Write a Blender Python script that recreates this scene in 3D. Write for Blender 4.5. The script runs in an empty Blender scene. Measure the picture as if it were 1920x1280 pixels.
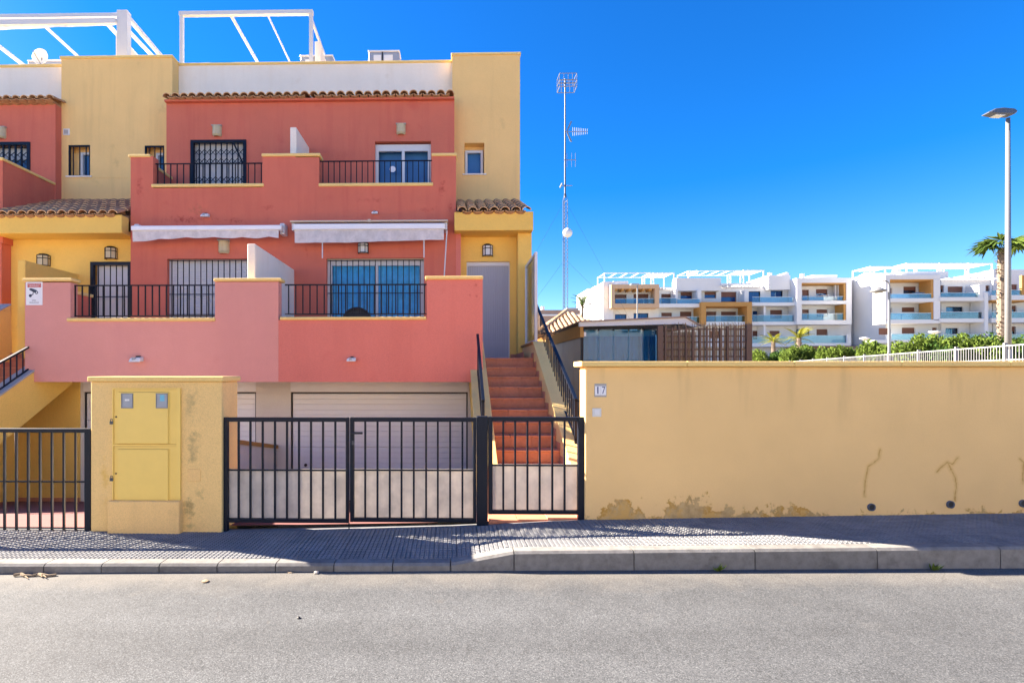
import bpy, bmesh, math, random
from mathutils import Vector, Matrix
R = math.radians
random.seed(7)
scn = bpy.context.scene
col = scn.collection

# ------------------------------------------------------------------ camera
F, CX, CY, TH, EYE = 960.0, 827.0, 700.0, R(1.07), 1.6
cam_d = bpy.data.cameras.new('camera'); cam = bpy.data.objects.new('camera', cam_d); col.objects.link(cam)
cam.location = (0, 0, EYE); cam.rotation_euler = (R(90), 0, TH)
cam_d.sensor_width = 36; cam_d.lens = F*36/1920
cam_d.shift_x = (960-CX)/1920; cam_d.shift_y = (CY-640)/1920
cam_d.clip_end = 3000; cam_d.clip_start = 0.05
scn.camera = cam

# ------------------------------------------------------------------ sky, sun, exposure
SUN_EL, SUN_AZ = R(29.5), R(20)          # the sun stands behind the houses, to the left
sdir = Vector((-math.cos(SUN_AZ)*math.cos(SUN_EL), math.sin(SUN_AZ)*math.cos(SUN_EL), math.sin(SUN_EL)))
w = bpy.data.worlds.new('World'); scn.world = w; w.use_nodes = True
nt = w.node_tree; bg = nt.nodes['Background']
sky = nt.nodes.new('ShaderNodeTexSky'); sky.sky_type = 'NISHITA'; sky.sun_disc = False
sky.sun_elevation = SUN_EL; sky.sun_rotation = math.atan2(sdir.x, sdir.y)
sky.altitude = 50; sky.air_density = 1.0; sky.dust_density = 0.15; sky.ozone_density = 5
hs = nt.nodes.new('ShaderNodeHueSaturation'); hs.inputs['Saturation'].default_value = 1.38; hs.inputs['Hue'].default_value = .514
nt.links.new(sky.outputs[0], hs.inputs['Color']); nt.links.new(hs.outputs[0], bg.inputs[0])
bg.inputs[1].default_value = 0.05
sl = bpy.data.lights.new('sun', 'SUN'); sl.energy = 4.6; sl.angle = R(0.5); sl.color = (1, .955, .88)
so = bpy.data.objects.new('sun', sl); col.objects.link(so)
so.rotation_euler = sdir.to_track_quat('Z', 'Y').to_euler(); so.location = (-20, 10, 20)
scn.view_settings.view_transform = 'Standard'; scn.view_settings.look = 'None'
scn.view_settings.exposure = 2.75; scn.view_settings.gamma = 1; scn.view_settings.use_curve_mapping = False
scn.view_settings.use_white_balance = True; scn.view_settings.white_balance_temperature = 7400; scn.view_settings.white_balance_tint = 13
scn.cycles.max_bounces = 8; scn.cycles.transparent_max_bounces = 16
scn.cycles.use_denoising = True

# ------------------------------------------------------------------ photo geometry -> metres
def P(px, py, Y):
    u = (px-CX)/F; v = (CY-py)/F
    dx = u*math.cos(TH)-math.sin(TH); dy = u*math.sin(TH)+math.cos(TH)
    t = Y/dy
    return dx*t, EYE+v*t
def PX(px, Y): return P(px, CY, Y)[0]
def PZ(py, Y, px=845): return P(px, py, Y)[1]
def RC(px0, px1, py0, py1, Y):
    m = (px0+px1)/2
    return PX(px0, Y), PX(px1, Y), PZ(py1, Y, m), PZ(py0, Y, m)

# ------------------------------------------------------------------ materials
MATS = {}
def nodes(name):
    m = bpy.data.materials.new(name); m.use_nodes = True; MATS[name] = m
    n = m.node_tree.nodes; l = m.node_tree.links
    return m, n, l, n['Principled BSDF']
def noise(n, l, scale, detail=4, rough=.6, vec=None):
    t = n.new('ShaderNodeTexNoise'); t.inputs['Scale'].default_value = scale
    t.inputs['Detail'].default_value = detail; t.inputs['Roughness'].default_value = rough
    if vec is not None: l.new(vec, t.inputs['Vector'])
    return t
def ramp(n, l, src, stops):
    r = n.new('ShaderNodeValToRGB'); l.new(src, r.inputs[0])
    e = r.color_ramp.elements
    while len(e) < len(stops): e.new(.5)
    for i, (p, c) in enumerate(stops):
        e[i].position = p; e[i].color = (c, c, c, 1) if isinstance(c, (int, float)) else (*c, 1)
    return r
def mixc(n, l, fac, a, b, mode='MIX'):
    m = n.new('ShaderNodeMix'); m.data_type = 'RGBA'; m.blend_type = mode
    for s, i in ((fac, 0), (a, 6), (b, 7)):
        if hasattr(s, 'links') or hasattr(s, 'is_linked'): l.new(s, m.inputs[i])
        else: m.inputs[i].default_value = s if i == 0 else (*s, 1)
    return m.outputs[2]
def math_(n, l, op, a, b=None, c=None):
    m = n.new('ShaderNodeMath'); m.operation = op
    for i, s in enumerate((a, b, c)):
        if s is None: continue
        if hasattr(s, 'is_linked'): l.new(s, m.inputs[i])
        else: m.inputs[i].default_value = s
    return m.outputs[0]
def bump(n, l, b, src, strength, dist=.01, prev=None):
    k = n.new('ShaderNodeBump'); k.inputs['Strength'].default_value = strength; k.inputs['Distance'].default_value = dist
    l.new(src, k.inputs['Height'])
    if prev is not None: l.new(prev, k.inputs['Normal'])
    l.new(k.outputs[0], b.inputs['Normal']); return k.outputs[0]
def mul(c, k): return tuple(min(1, x*k) for x in c)

def stucco(name, c, stain=None, stain_amt=.5, rough=.92, var=.1, streak=None, blot=(.62, .74), spots=(), grit_lo=.78, streak_amt=.22):
    m, n, l, b = nodes(name)
    g = n.new('ShaderNodeNewGeometry'); pos = g.outputs['Position']
    big = noise(n, l, .9, 5, .65, pos); fine = noise(n, l, 60, 3, .7, pos); grit = noise(n, l, 190, 2, .6, pos)
    cc = mixc(n, l, ramp(n, l, big.outputs[0], [(.3, 0), (.72, 1)]).outputs[0], mul(c, 1-var), mul(c, 1+var*.7))
    cc = mixc(n, l, ramp(n, l, fine.outputs[0], [(.35, 0), (.7, 1)]).outputs[0], cc, mul(c, 1.06))
    f2 = ramp(n, l, grit.outputs[0], [(.3, grit_lo), (.55, 1)])
    cc = mixc(n, l, 1.0, cc, f2.outputs[0], 'MULTIPLY')
    if stain:
        s = noise(n, l, 1.7, 6, .6, pos)
        cc = mixc(n, l, math_(n, l, 'MULTIPLY', ramp(n, l, s.outputs[0], [(blot[0], 0), (blot[1], 1)]).outputs[0], stain_amt), cc, stain)
    if streak:
        mp = n.new('ShaderNodeMapping'); mp.inputs['Scale'].default_value = (5, 5, .35); l.new(pos, mp.inputs[0])
        s2 = noise(n, l, 1.0, 4, .6, mp.outputs[0])
        cc = mixc(n, l, math_(n, l, 'MULTIPLY', ramp(n, l, s2.outputs[0], [(.5, 0), (.75, 1)]).outputs[0], streak_amt), cc, streak)
    if spots:                                # damp marks with their own place and ragged outline
        sp = n.new('ShaderNodeSeparateXYZ'); l.new(pos, sp.inputs[0]); rag = noise(n, l, 11, 8, .74, pos)
        for (x0, z0, rx, rz, amt, sc) in spots:
            dx = math_(n, l, 'MULTIPLY', math_(n, l, 'SUBTRACT', sp.outputs[0], x0), 1/rx); dz = math_(n, l, 'MULTIPLY', math_(n, l, 'SUBTRACT', sp.outputs[2], z0), 1/rz)
            dd = math_(n, l, 'SQRT', math_(n, l, 'ADD', math_(n, l, 'MULTIPLY', dx, dx), math_(n, l, 'MULTIPLY', dz, dz)))
            mk = math_(n, l, 'ADD', math_(n, l, 'SUBTRACT', 1.0, dd), math_(n, l, 'MULTIPLY', math_(n, l, 'SUBTRACT', rag.outputs[0], .56), 4.2))
            cc = mixc(n, l, math_(n, l, 'MULTIPLY', ramp(n, l, mk, [(.2, 0), (1.0, 1)]).outputs[0], amt), cc, sc)
    l.new(cc, b.inputs['Base Color']); b.inputs['Roughness'].default_value = rough
    b.inputs['Specular IOR Level'].default_value = .2
    trw = noise(n, l, 9, 5, .7, pos); k = bump(n, l, b, trw.outputs[0], .22, .02)
    k = bump(n, l, b, fine.outputs[0], .3, .006, k); bump(n, l, b, grit.outputs[0], .35, .004, k)
    return m
def plain(name, c, rough=.5, metal=0, var=.08, scale=14, spec=.5, bmp=0):
    m, n, l, b = nodes(name)
    g = n.new('ShaderNodeNewGeometry'); t = noise(n, l, scale, 5, .65, g.outputs['Position'])
    l.new(mixc(n, l, t.outputs[0], mul(c, 1-var), mul(c, 1+var)), b.inputs['Base Color'])
    b.inputs['Roughness'].default_value = rough; b.inputs['Metallic'].default_value = metal
    b.inputs['Specular IOR Level'].default_value = spec
    if bmp: bump(n, l, b, t.outputs[0], bmp, .004)
    return m
def per_object(name, c1, c2, rough=.8, scale=20, bmp=.2, dark=(.1, .08, .06), dirt=.35):
    m, n, l, b = nodes(name)
    oi = n.new('ShaderNodeObjectInfo'); g = n.new('ShaderNodeNewGeometry')
    t = noise(n, l, scale, 5, .65, g.outputs['Position']); t2 = noise(n, l, scale*.35, 5, .7, g.outputs['Position'])
    cc = mixc(n, l, oi.outputs['Random'], c1, c2)
    cc = mixc(n, l, math_(n, l, 'MULTIPLY', ramp(n, l, t.outputs[0], [(.4, 0), (.75, 1)]).outputs[0], dirt), cc, dark)
    cc = mixc(n, l, math_(n, l, 'MULTIPLY', ramp(n, l, t2.outputs[0], [(.4, 0), (.7, 1)]).outputs[0], .35), cc, mul(c2, 1.25))
    l.new(cc, b.inputs['Base Color']); b.inputs['Roughness'].default_value = rough; b.inputs['Specular IOR Level'].default_value = .15
    bump(n, l, b, t.outputs[0], bmp, .005)
    return m
def glassy(name, tint, refl=.22, ior=1.5):
    m, n, l, b = nodes(name); n.remove(b)
    tr = n.new('ShaderNodeBsdfTransparent'); tr.inputs[0].default_value = (*tint, 1)
    gl = n.new('ShaderNodeBsdfGlossy'); gl.inputs['Roughness'].default_value = .03
    lw = n.new('ShaderNodeFresnel'); lw.inputs[0].default_value = ior
    f = math_(n, l, 'MAXIMUM', math_(n, l, 'MINIMUM', math_(n, l, 'ADD', lw.outputs[0], refl), .9), 0.0)
    mx = n.new('ShaderNodeMixShader'); l.new(f, mx.inputs[0]); l.new(tr.outputs[0], mx.inputs[1]); l.new(gl.outputs[0], mx.inputs[2])
    l.new(mx.outputs[0], n['Material Output'].inputs[0]); return m
def sheet(name, c, tl=.5):                # diffuse + translucent: plastic sheet, leaves, awning cloth
    m, n, l, b = nodes(name); n.remove(b)
    g = n.new('ShaderNodeNewGeometry'); t = noise(n, l, 6, 5, .65, g.outputs['Position'])
    cc = mixc(n, l, ramp(n, l, t.outputs[0], [(.35, 0), (.7, 1)]).outputs[0], mul(c, .82), mul(c, 1.08))
    d = n.new('ShaderNodeBsdfDiffuse'); tr = n.new('ShaderNodeBsdfTranslucent'); mx = n.new('ShaderNodeMixShader'); mx.inputs[0].default_value = tl
    l.new(cc, d.inputs[0]); l.new(cc, tr.inputs[0]); l.new(d.outputs[0], mx.inputs[1]); l.new(tr.outputs[0], mx.inputs[2])
    l.new(mx.outputs[0], n['Material Output'].inputs[0]); return m

YEL = (.90, .58, .235)
stucco('yellow', YEL, stain=(.42, .27, .12), stain_amt=.35, streak=(.5, .32, .14))
stucco('porch_yellow', (.90, .575, .145), stain=(.8, .48, .11), stain_amt=.3)
DK = (.40, .055, .04); BW = (.36, .13, .07)
def sp_(px, py, rx, rz, amt, c, Y=11.2): x_, z_ = P(px, py, Y); return (x_, z_, rx, rz, amt, c)
stucco('red', (.66, .172, .112), stain=(.55, .11, .08), stain_amt=.6, var=.13, blot=(.60, .74), streak=(.52, .10, .075), streak_amt=.4, spots=[sp_(350, 412, .8, .12, .8, DK), sp_(440, 414, .55, .08, .8, DK), sp_(372, 392, .42, .16, .6, BW), sp_(262, 350, .12, .4, .6, DK), sp_(828, 352, .14, .3, .75, DK), sp_(800, 392, .25, .1, .5, DK), sp_(500, 388, .25, .08, .55, DK), sp_(845, 390, .1, .25, .55, DK), sp_(700, 375, .5, .08, .35, DK), sp_(575, 470, .06, .3, .35, DK)])
stucco('red_fresh', (.72, .215, .165), stain=(.62, .15, .11), stain_amt=.5, var=.09, streak=(.62, .16, .12), streak_amt=.35, spots=[(P(px_, py_, 8.7)[0], P(px_, py_, 8.7)[1], .045, .045, .7, (.5, .1, .075)) for px_, py_ in ((879, 534), (892, 534), (881, 553), (893, 554))]+[(P(700, 712, 8.7)[0], P(700, 712, 8.7)[1], 1.2, .05, .3, (.5, .13, .1))])
stucco('pink', (.77, .34, .285), stain=(.66, .26, .22), stain_amt=.5, var=.12, grit_lo=.62, streak=(.66, .28, .25), streak_amt=.3)
stucco('white_wall', (.86, .77, .66), stain=(.66, .5, .34), stain_amt=.45, streak=(.7, .57, .42))
stucco('cream', (.72, .68, .63), stain=(.62, .56, .5), stain_amt=.4)
stucco('far_white', (.70, .70, .70), var=.04)
stucco('far_beige', (.60, .40, .25), var=.05)
stucco('ochre', (.50, .26, .085), stain=(.34, .18, .07))
stucco('coping', (.88, .61, .23), stain=(.66, .44, .19), stain_amt=.4)
stucco('cap_grey', (.42, .40, .37), stain=(.3, .29, .27), stain_amt=.5)
stucco('meter_wall', (.89, .595, .24), stain=(.62, .4, .17), stain_amt=.35, streak=(.66, .44, .18), blot=(.6, .72), spots=[sp_(357, 760, .1, .35, .5, (.28, .22, .11), 4.94), sp_(362, 830, .08, .3, .6, (.25, .2, .1), 4.94), sp_(357, 955, .1, .16, .7, (.22, .18, .08), 4.94), sp_(350, 985, .25, .06, .5, (.3, .24, .1), 4.94), sp_(376, 930, .07, .14, .5, (.3, .24, .1), 4.94), sp_(197, 900, .06, .35, .6, (.72, .42, .07), 4.94)])
stucco('brown_block', (.36, .25, .2), var=.06)

# boundary wall: damp, peeled plaster with a ragged outline along its foot
m, n, l, b = nodes('boundary')
g = n.new('ShaderNodeNewGeometry'); pos = g.outputs['Position']; sx = n.new('ShaderNodeSeparateXYZ'); l.new(pos, sx.inputs[0])
big = noise(n, l, .8, 5, .6, pos); fine = noise(n, l, 70, 3, .7, pos); grit = noise(n, l, 200, 2, .6, pos)
bc = (.91, .60, .262)
cc = mixc(n, l, ramp(n, l, big.outputs[0], [(.3, 0), (.7, 1)]).outputs[0], mul(bc, .93), mul(bc, 1.06))
cc = mixc(n, l, 1.0, cc, ramp(n, l, grit.outputs[0], [(.3, .75), (.55, 1)]).outputs[0], 'MULTIPLY')
mp = n.new('ShaderNodeMapping'); mp.inputs['Scale'].default_value = (3.2, 1, .5); l.new(pos, mp.inputs[0])
stk = noise(n, l, 1.2, 3, .6, mp.outputs[0])
topm = math_(n, l, 'MULTIPLY', ramp(n, l, stk.outputs[0], [(.54, 0), (.74, 1)]).outputs[0], ramp(n, l, math_(n, l, 'MULTIPLY_ADD', sx.outputs[2], .5, 0), [(.55, 0), (.84, 1)]).outputs[0])
cc = mixc(n, l, math_(n, l, 'MULTIPLY', topm, .6), cc, (.46, .31, .14))
foot = math_(n, l, 'SUBTRACT', sx.outputs[2], math_(n, l, 'MULTIPLY_ADD', sx.outputs[0], .0208, .173))   # height above the pavement
edge = noise(n, l, 9, 7, .66, pos); wide = noise(n, l, 1.1, 2, .5, pos)
prof = [(1.2, .04), (1.40, .06), (1.52, .20), (1.66, .26), (1.84, .16), (1.92, .06), (2.02, .10), (2.10, .24), (2.3, .27), (2.46, .22), (2.56, .12), (2.64, .20), (2.72, .12), (2.9, .10), (3.2, .125), (3.55, .09), (3.72, .03), (4.0, .05), (4.2, .0), (4.45, .05), (4.6, .02), (4.9, .01), (5.1, .06), (5.2, .0), (5.6, .03)]
lim = ramp(n, l, math_(n, l, 'MULTIPLY_ADD', sx.outputs[0], 1/4.4, -1.2/4.4), [((a_-1.2)/4.4, b2_*.85) for a_, b2_ in prof]).outputs[0]
d = math_(n, l, 'SUBTRACT', math_(n, l, 'ADD', lim, math_(n, l, 'MULTIPLY', math_(n, l, 'SUBTRACT', edge.outputs[0], .60), .55)), foot)
mask = ramp(n, l, math_(n, l, 'MULTIPLY_ADD', d, 4, .5), [(.49, 0), (.53, 1)]).outputs[0]
rim = ramp(n, l, math_(n, l, 'MULTIPLY_ADD', d, 4, .5), [(.40, 0), (.47, 1), (.55, 1), (.7, 0)]).outputs[0]
pat = noise(n, l, 13, 5, .65, pos); pat2 = noise(n, l, 6, 4, .6, pos)
inner = mixc(n, l, ramp(n, l, pat.outputs[0], [(.38, 0), (.6, 1)]).outputs[0], (.20, .135, .055), (.46, .32, .16))
inner = mixc(n, l, ramp(n, l, pat2.outputs[0], [(.5, 0), (.62, 1)]).outputs[0], inner, (.52, .27, .045))
cc = mixc(n, l, math_(n, l, 'MULTIPLY', mask, .62), cc, inner)
cc = mixc(n, l, math_(n, l, 'MULTIPLY', math_(n, l, 'MULTIPLY', rim, ramp(n, l, pat2.outputs[0], [(.4, .1), (.6, 1)]).outputs[0]), .75), cc, (.50, .25, .04))
# rust-coloured hairline cracks with a stained halo, running up from the drain pipes
wob = noise(n, l, 16, 5, .7, pos); wob2 = noise(n, l, 40, 4, .7, pos); dist = None
for pts_ in ([(1650, 842), (1648, 858), (1640, 866), (1628, 874), (1624, 893), (1622, 905), (1621, 930)], [(1796, 858), (1786, 870), (1776, 866), (1756, 884)], [(1776, 866), (1790, 892), (1793, 905), (1790, 938)], [(1912, 860), (1919, 866), (1918, 905)]):
    for (a0, b0), (a1, b1) in zip(pts_, pts_[1:]):
        (xa_, za_), (xb_, zb_) = P(a0, b0, 4.94), P(a1, b1, 4.94); dx_, dz_ = xb_-xa_, zb_-za_; L2 = dx_*dx_+dz_*dz_
        wx = math_(n, l, 'MULTIPLY_ADD', wob.outputs[0], .05, -.025-xa_); pxx = math_(n, l, 'ADD', sx.outputs[0], wx); pzz = math_(n, l, 'SUBTRACT', sx.outputs[2], za_)
        tt_ = math_(n, l, 'MAXIMUM', math_(n, l, 'MINIMUM', math_(n, l, 'ADD', math_(n, l, 'MULTIPLY', pxx, dx_/L2), math_(n, l, 'MULTIPLY', pzz, dz_/L2)), 1.0), 0.0)
        exx = math_(n, l, 'MULTIPLY_ADD', tt_, -dx_, pxx); ezz = math_(n, l, 'MULTIPLY_ADD', tt_, -dz_, pzz)
        ds = math_(n, l, 'SQRT', math_(n, l, 'ADD', math_(n, l, 'MULTIPLY', exx, exx), math_(n, l, 'MULTIPLY', ezz, ezz)))
        dist = ds if dist is None else math_(n, l, 'MINIMUM', dist, ds)
dn = math_(n, l, 'ADD', dist, math_(n, l, 'MULTIPLY', math_(n, l, 'SUBTRACT', wob2.outputs[0], .5), .022))
cc = mixc(n, l, math_(n, l, 'MULTIPLY', ramp(n, l, dn, [(.002, 1), (.028, 0)]).outputs[0], .45), cc, (.60, .34, .08))
cc = mixc(n, l, math_(n, l, 'MULTIPLY', ramp(n, l, dn, [(.0005, 1), (.006, 0)]).outputs[0], .7), cc, (.44, .21, .045))
l.new(cc, b.inputs['Base Color']); b.inputs['Roughness'].default_value = .93; b.inputs['Specular IOR Level'].default_value = .2
k = bump(n, l, b, fine.outputs[0], .25, .006); k = bump(n, l, b, grit.outputs[0], .35, .004, k); bump(n, l, b, mask, -.5, .006, k)

# asphalt: pale worn aggregate
m, n, l, b = nodes('asphalt')
g = n.new('ShaderNodeNewGeometry'); pos = g.outputs['Position']
v = n.new('ShaderNodeTexVoronoi'); v.inputs['Scale'].default_value = 170; l.new(pos, v.inputs['Vector'])
sep = n.new('ShaderNodeSeparateColor'); l.new(v.outputs['Color'], sep.inputs[0])
st = ramp(n, l, sep.outputs[0], [(0, (.058, .062, .066)), (.25, (.100, .106, .112)), (.75, (.122, .128, .134)), (1, (.19, .199, .205))])
big = noise(n, l, .5, 5, .62, pos); med = noise(n, l, 4, 4, .6, pos)
cc = mixc(n, l, 1.0, st.outputs[0], ramp(n, l, big.outputs[0], [(.3, .84), (.7, 1.0)]).outputs[0], 'MULTIPLY')
cc = mixc(n, l, 1.0, cc, ramp(n, l, med.outputs[0], [(.3, .88), (.7, 1.0)]).outputs[0], 'MULTIPLY')
dk = noise(n, l, 9, 3, .5, pos); cc = mixc(n, l, math_(n, l, 'MULTIPLY', ramp(n, l, dk.outputs[0], [(.7, 0), (.78, 1)]).outputs[0], .4), cc, (.12, .11, .1))
sx = n.new('ShaderNodeSeparateXYZ'); l.new(pos, sx.inputs[0])
mp = n.new('ShaderNodeMapping'); mp.inputs['Scale'].default_value = (.12, 1.1, 1); l.new(pos, mp.inputs[0]); lane = noise(n, l, 1.3, 4, .55, mp.outputs[0])
cc = mixc(n, l, 1.0, cc, ramp(n, l, lane.outputs[0], [(.35, .80), (.65, 1.04)]).outputs[0], 'MULTIPLY')
kd = math_(n, l, 'ADD', sx.outputs[1], math_(n, l, 'MULTIPLY', math_(n, l, 'SUBTRACT', med.outputs[0], .5), .5))
cc = mixc(n, l, math_(n, l, 'MULTIPLY', ramp(n, l, math_(n, l, 'MULTIPLY_ADD', kd, 2, -7.2), [(.1, 0), (.75, 1)]).outputs[0], .55), cc, (.185, .168, .145))
ck = n.new('ShaderNodeTexVoronoi'); ck.feature = 'DISTANCE_TO_EDGE'; ck.inputs['Scale'].default_value = .42; wv = noise(n, l, 3.5, 6, .7, pos)
vm = n.new('ShaderNodeVectorMath'); vm.operation = 'MULTIPLY_ADD'; l.new(wv.outputs['Color'], vm.inputs[0]); vm.inputs[1].default_value = (.35, .35, .35); l.new(pos, vm.inputs[2]); l.new(vm.outputs[0], ck.inputs['Vector'])
cm = math_(n, l, 'MULTIPLY', ramp(n, l, ck.outputs['Distance'], [(.0015, 1), (.005, 0)]).outputs[0], ramp(n, l, big.outputs[0], [(.48, 0), (.6, .55)]).outputs[0])
cc = mixc(n, l, cm, cc, (.055, .055, .055))
pt = noise(n, l, 2.2, 7, .75, pos); cc = mixc(n, l, math_(n, l, 'MULTIPLY', ramp(n, l, pt.outputs[0], [(.6, 0), (.72, 1)]).outputs[0], .3), cc, (.19, .187, .182))
gap = ramp(n, l, v.outputs['Distance'], [(.3, 1), (.8, .6)])
cc = mixc(n, l, 1.0, cc, gap.outputs[0], 'MULTIPLY')
l.new(cc, b.inputs['Base Color']); b.inputs['Roughness'].default_value = .88; b.inputs['Specular IOR Level'].default_value = .25
bump(n, l, b, v.outputs['Distance'], -.4, .004)

per_object('paver', (.165, .17, .178), (.225, .227, .228), .88, 14, .15, (.085, .08, .075), .4)
per_object('kerb', (.175, .17, .16), (.225, .217, .204), .9, 16, .45, (.07, .062, .055), .6)
per_object('roof_tile', (.40, .20, .105), (.55, .31, .17), .85, 22, .3, (.10, .07, .055), .7)
per_object('tile_rim', (.60, .36, .19), (.74, .48, .27), .85, 30, .2, (.3, .18, .1), .3)
per_object('far_tile', (.42, .25, .14), (.52, .35, .21), .85, 9, .2, (.2, .12, .08), .4)
per_object('terracotta', (.50, .205, .12), (.57, .245, .15), .6, 14, .1, (.3, .09, .04), .35)
per_object('pink_paver', (.15, .062, .06), (.17, .073, .07), .85, 9, .15, (.26, .11, .1), .35)
per_object('riser', (.47, .19, .12), (.53, .22, .14), .65, 14, .1, (.25, .08, .045), .35)
plain('iron', (.0035, .008, .019), .42, 0, .25, 30, .25)
plain('iron_dull', (.006, .007, .011), .5, 0, .25, 30, .25)
plain('white_metal', (.62, .62, .62), .35, 0, .04)
plain('white_plastic', (.72, .72, .70), .4, 0, .05)
plain('shutter', (.66, .67, .68), .45, 0, .05)
plain('garage', (.80, .80, .82), .5, 0, .05, 3)
plain('beige_metal', (.60, .5, .38), .5, 0, .06)
plain('cabinet', (.88, .60, .15), .5, 0, .07, 5)
plain('dark', (.02, .02, .022), .6)
plain('grey_plastic', (.2, .21, .22), .4)
plain('lamp_dark', (.07, .085, .12), .5, 0, .1, 3)
plain('grey_metal', (.30, .33, .38), .45, .2)
plain('fence_white', (.24, .24, .245), .6); plain('teal_film', (.15, .38, .52), .4, 0, .3, 2)
plain('pole_metal', (.21, .215, .22), .4, .3, .06, 3)
plain('galv', (.075, .08, .09), .5, .3, .2, 3)
plain('mesh_screen', (.34, .36, .40), .5, 0, .05, 3)
plain('ground', (.30, .25, .18), .95, 0, .2, .3, .2)
sheet('curtain', (.09, .56, .95), .05)  # blue sky reflection of the panes painted into the curtain colour
plain('pale_curtain', (.62, .60, .56), .8, 0, .06, 3)
plain('room', (.05, .055, .06), .9)
plain('brown_shutter', (.17, .06, .035), .6, 0, .1, .5)
plain('wood', (.14, .085, .06), .8, 0, .3, 12)
plain('reed', (.26, .19, .12), .9, 0, .35, 9)
plain('panel_grey', (.36, .31, .27), .55, 0, .1, 4)
plain('trunk', (.20, .155, .12), .95, 0, .4, 6, .1, .4)
plain('stone', (.4, .37, .33), .9, 0, .2)
plain('dry', (.28, .2, .12), .9, 0, .25)
plain('sign_white', (.78, .78, .78), .4); plain('sign_red', (.55, .12, .11), .4); plain('sign_ink', (.02, .03, .06), .5)
plain('number_tile', (.74, .75, .80), .25); plain('number_ink', (.012, .02, .13), .4)
plain('lamp_cream', (.55, .46, .28), .4); plain('lamp_glass', (.62, .65, .66), .25)
plain('bell', (.66, .66, .62), .4)
plain('label_blue', (.12, .45, .6), .4)
sheet('poly', (.80, .75, .68), .28); sheet('awning_cloth', (.84, .82, .79), .25); plain('awning_white', (.84, .84, .85), .35, 0, .04)
sheet('leaf', (.13, .19, .04), .35); sheet('leaf_dark', (.06, .12, .03), .35); sheet('leaf_yellow', (.30, .30, .04), .4)
sheet('palm_leaf', (.07, .12, .03), .35)
glassy('glass', (.8, .88, .92), .02); glassy('window_glass', (.97, .98, .99), -.015, 1.3); glassy('far_glass', (.40, .70, .86), .0); glassy('rail_glass', (.62, .8, .88), .03)
plain('blue_blind', (.03, .17, .40), .5, 0, .2, 3)

# ------------------------------------------------------------------ object helpers
WL = {}                                       # world location of every parent
def mat(x): return MATS[x]
def thing(name, label, cat, loc=(0, 0, 0), group=None):
    o = bpy.data.objects.new(name, None); col.objects.link(o); o.empty_display_size = .2
    o.location = loc; WL[o] = Vector(loc); tag(o, label, cat, group); return o
def tag(o, label, cat, group=None):
    o['label'] = label; o['category'] = cat
    if group: o['group'] = group
    return o
def place(name, me, loc, parent, rot=None, scale=None):
    o = bpy.data.objects.new(name, me); col.objects.link(o)
    loc = Vector(loc); WL[o] = loc.copy()
    if parent is not None: o.parent = parent; loc = loc-WL[parent]
    o.location = loc
    if rot is not None: o.rotation_euler = rot
    if scale is not None: o.scale = scale
    return o
BOX = {}
def box(name, x0, x1, y0, y1, z0, z1, mt, parent=None, bev=0):
    if x0 > x1: x0, x1 = x1, x0
    if y0 > y1: y0, y1 = y1, y0
    if z0 > z1: z0, z1 = z1, z0
    key = (round(x1-x0, 3), round(y1-y0, 3), round(z1-z0, 3), mt, bev)
    me = BOX.get(key)
    if me is None:
        bm = bmesh.new(); bmesh.ops.create_cube(bm, size=1)
        for vv in bm.verts: vv.co = Vector((vv.co.x*(x1-x0), vv.co.y*(y1-y0), vv.co.z*(z1-z0)))
        if bev: bmesh.ops.bevel(bm, geom=bm.edges[:], offset=bev, segments=1, affect='EDGES')
        me = bpy.data.meshes.new(name); bm.to_mesh(me); bm.free(); me.materials.append(mat(mt)); BOX[key] = me
    return place(name, me, ((x0+x1)/2, (y0+y1)/2, (z0+z1)/2), parent)
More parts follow.
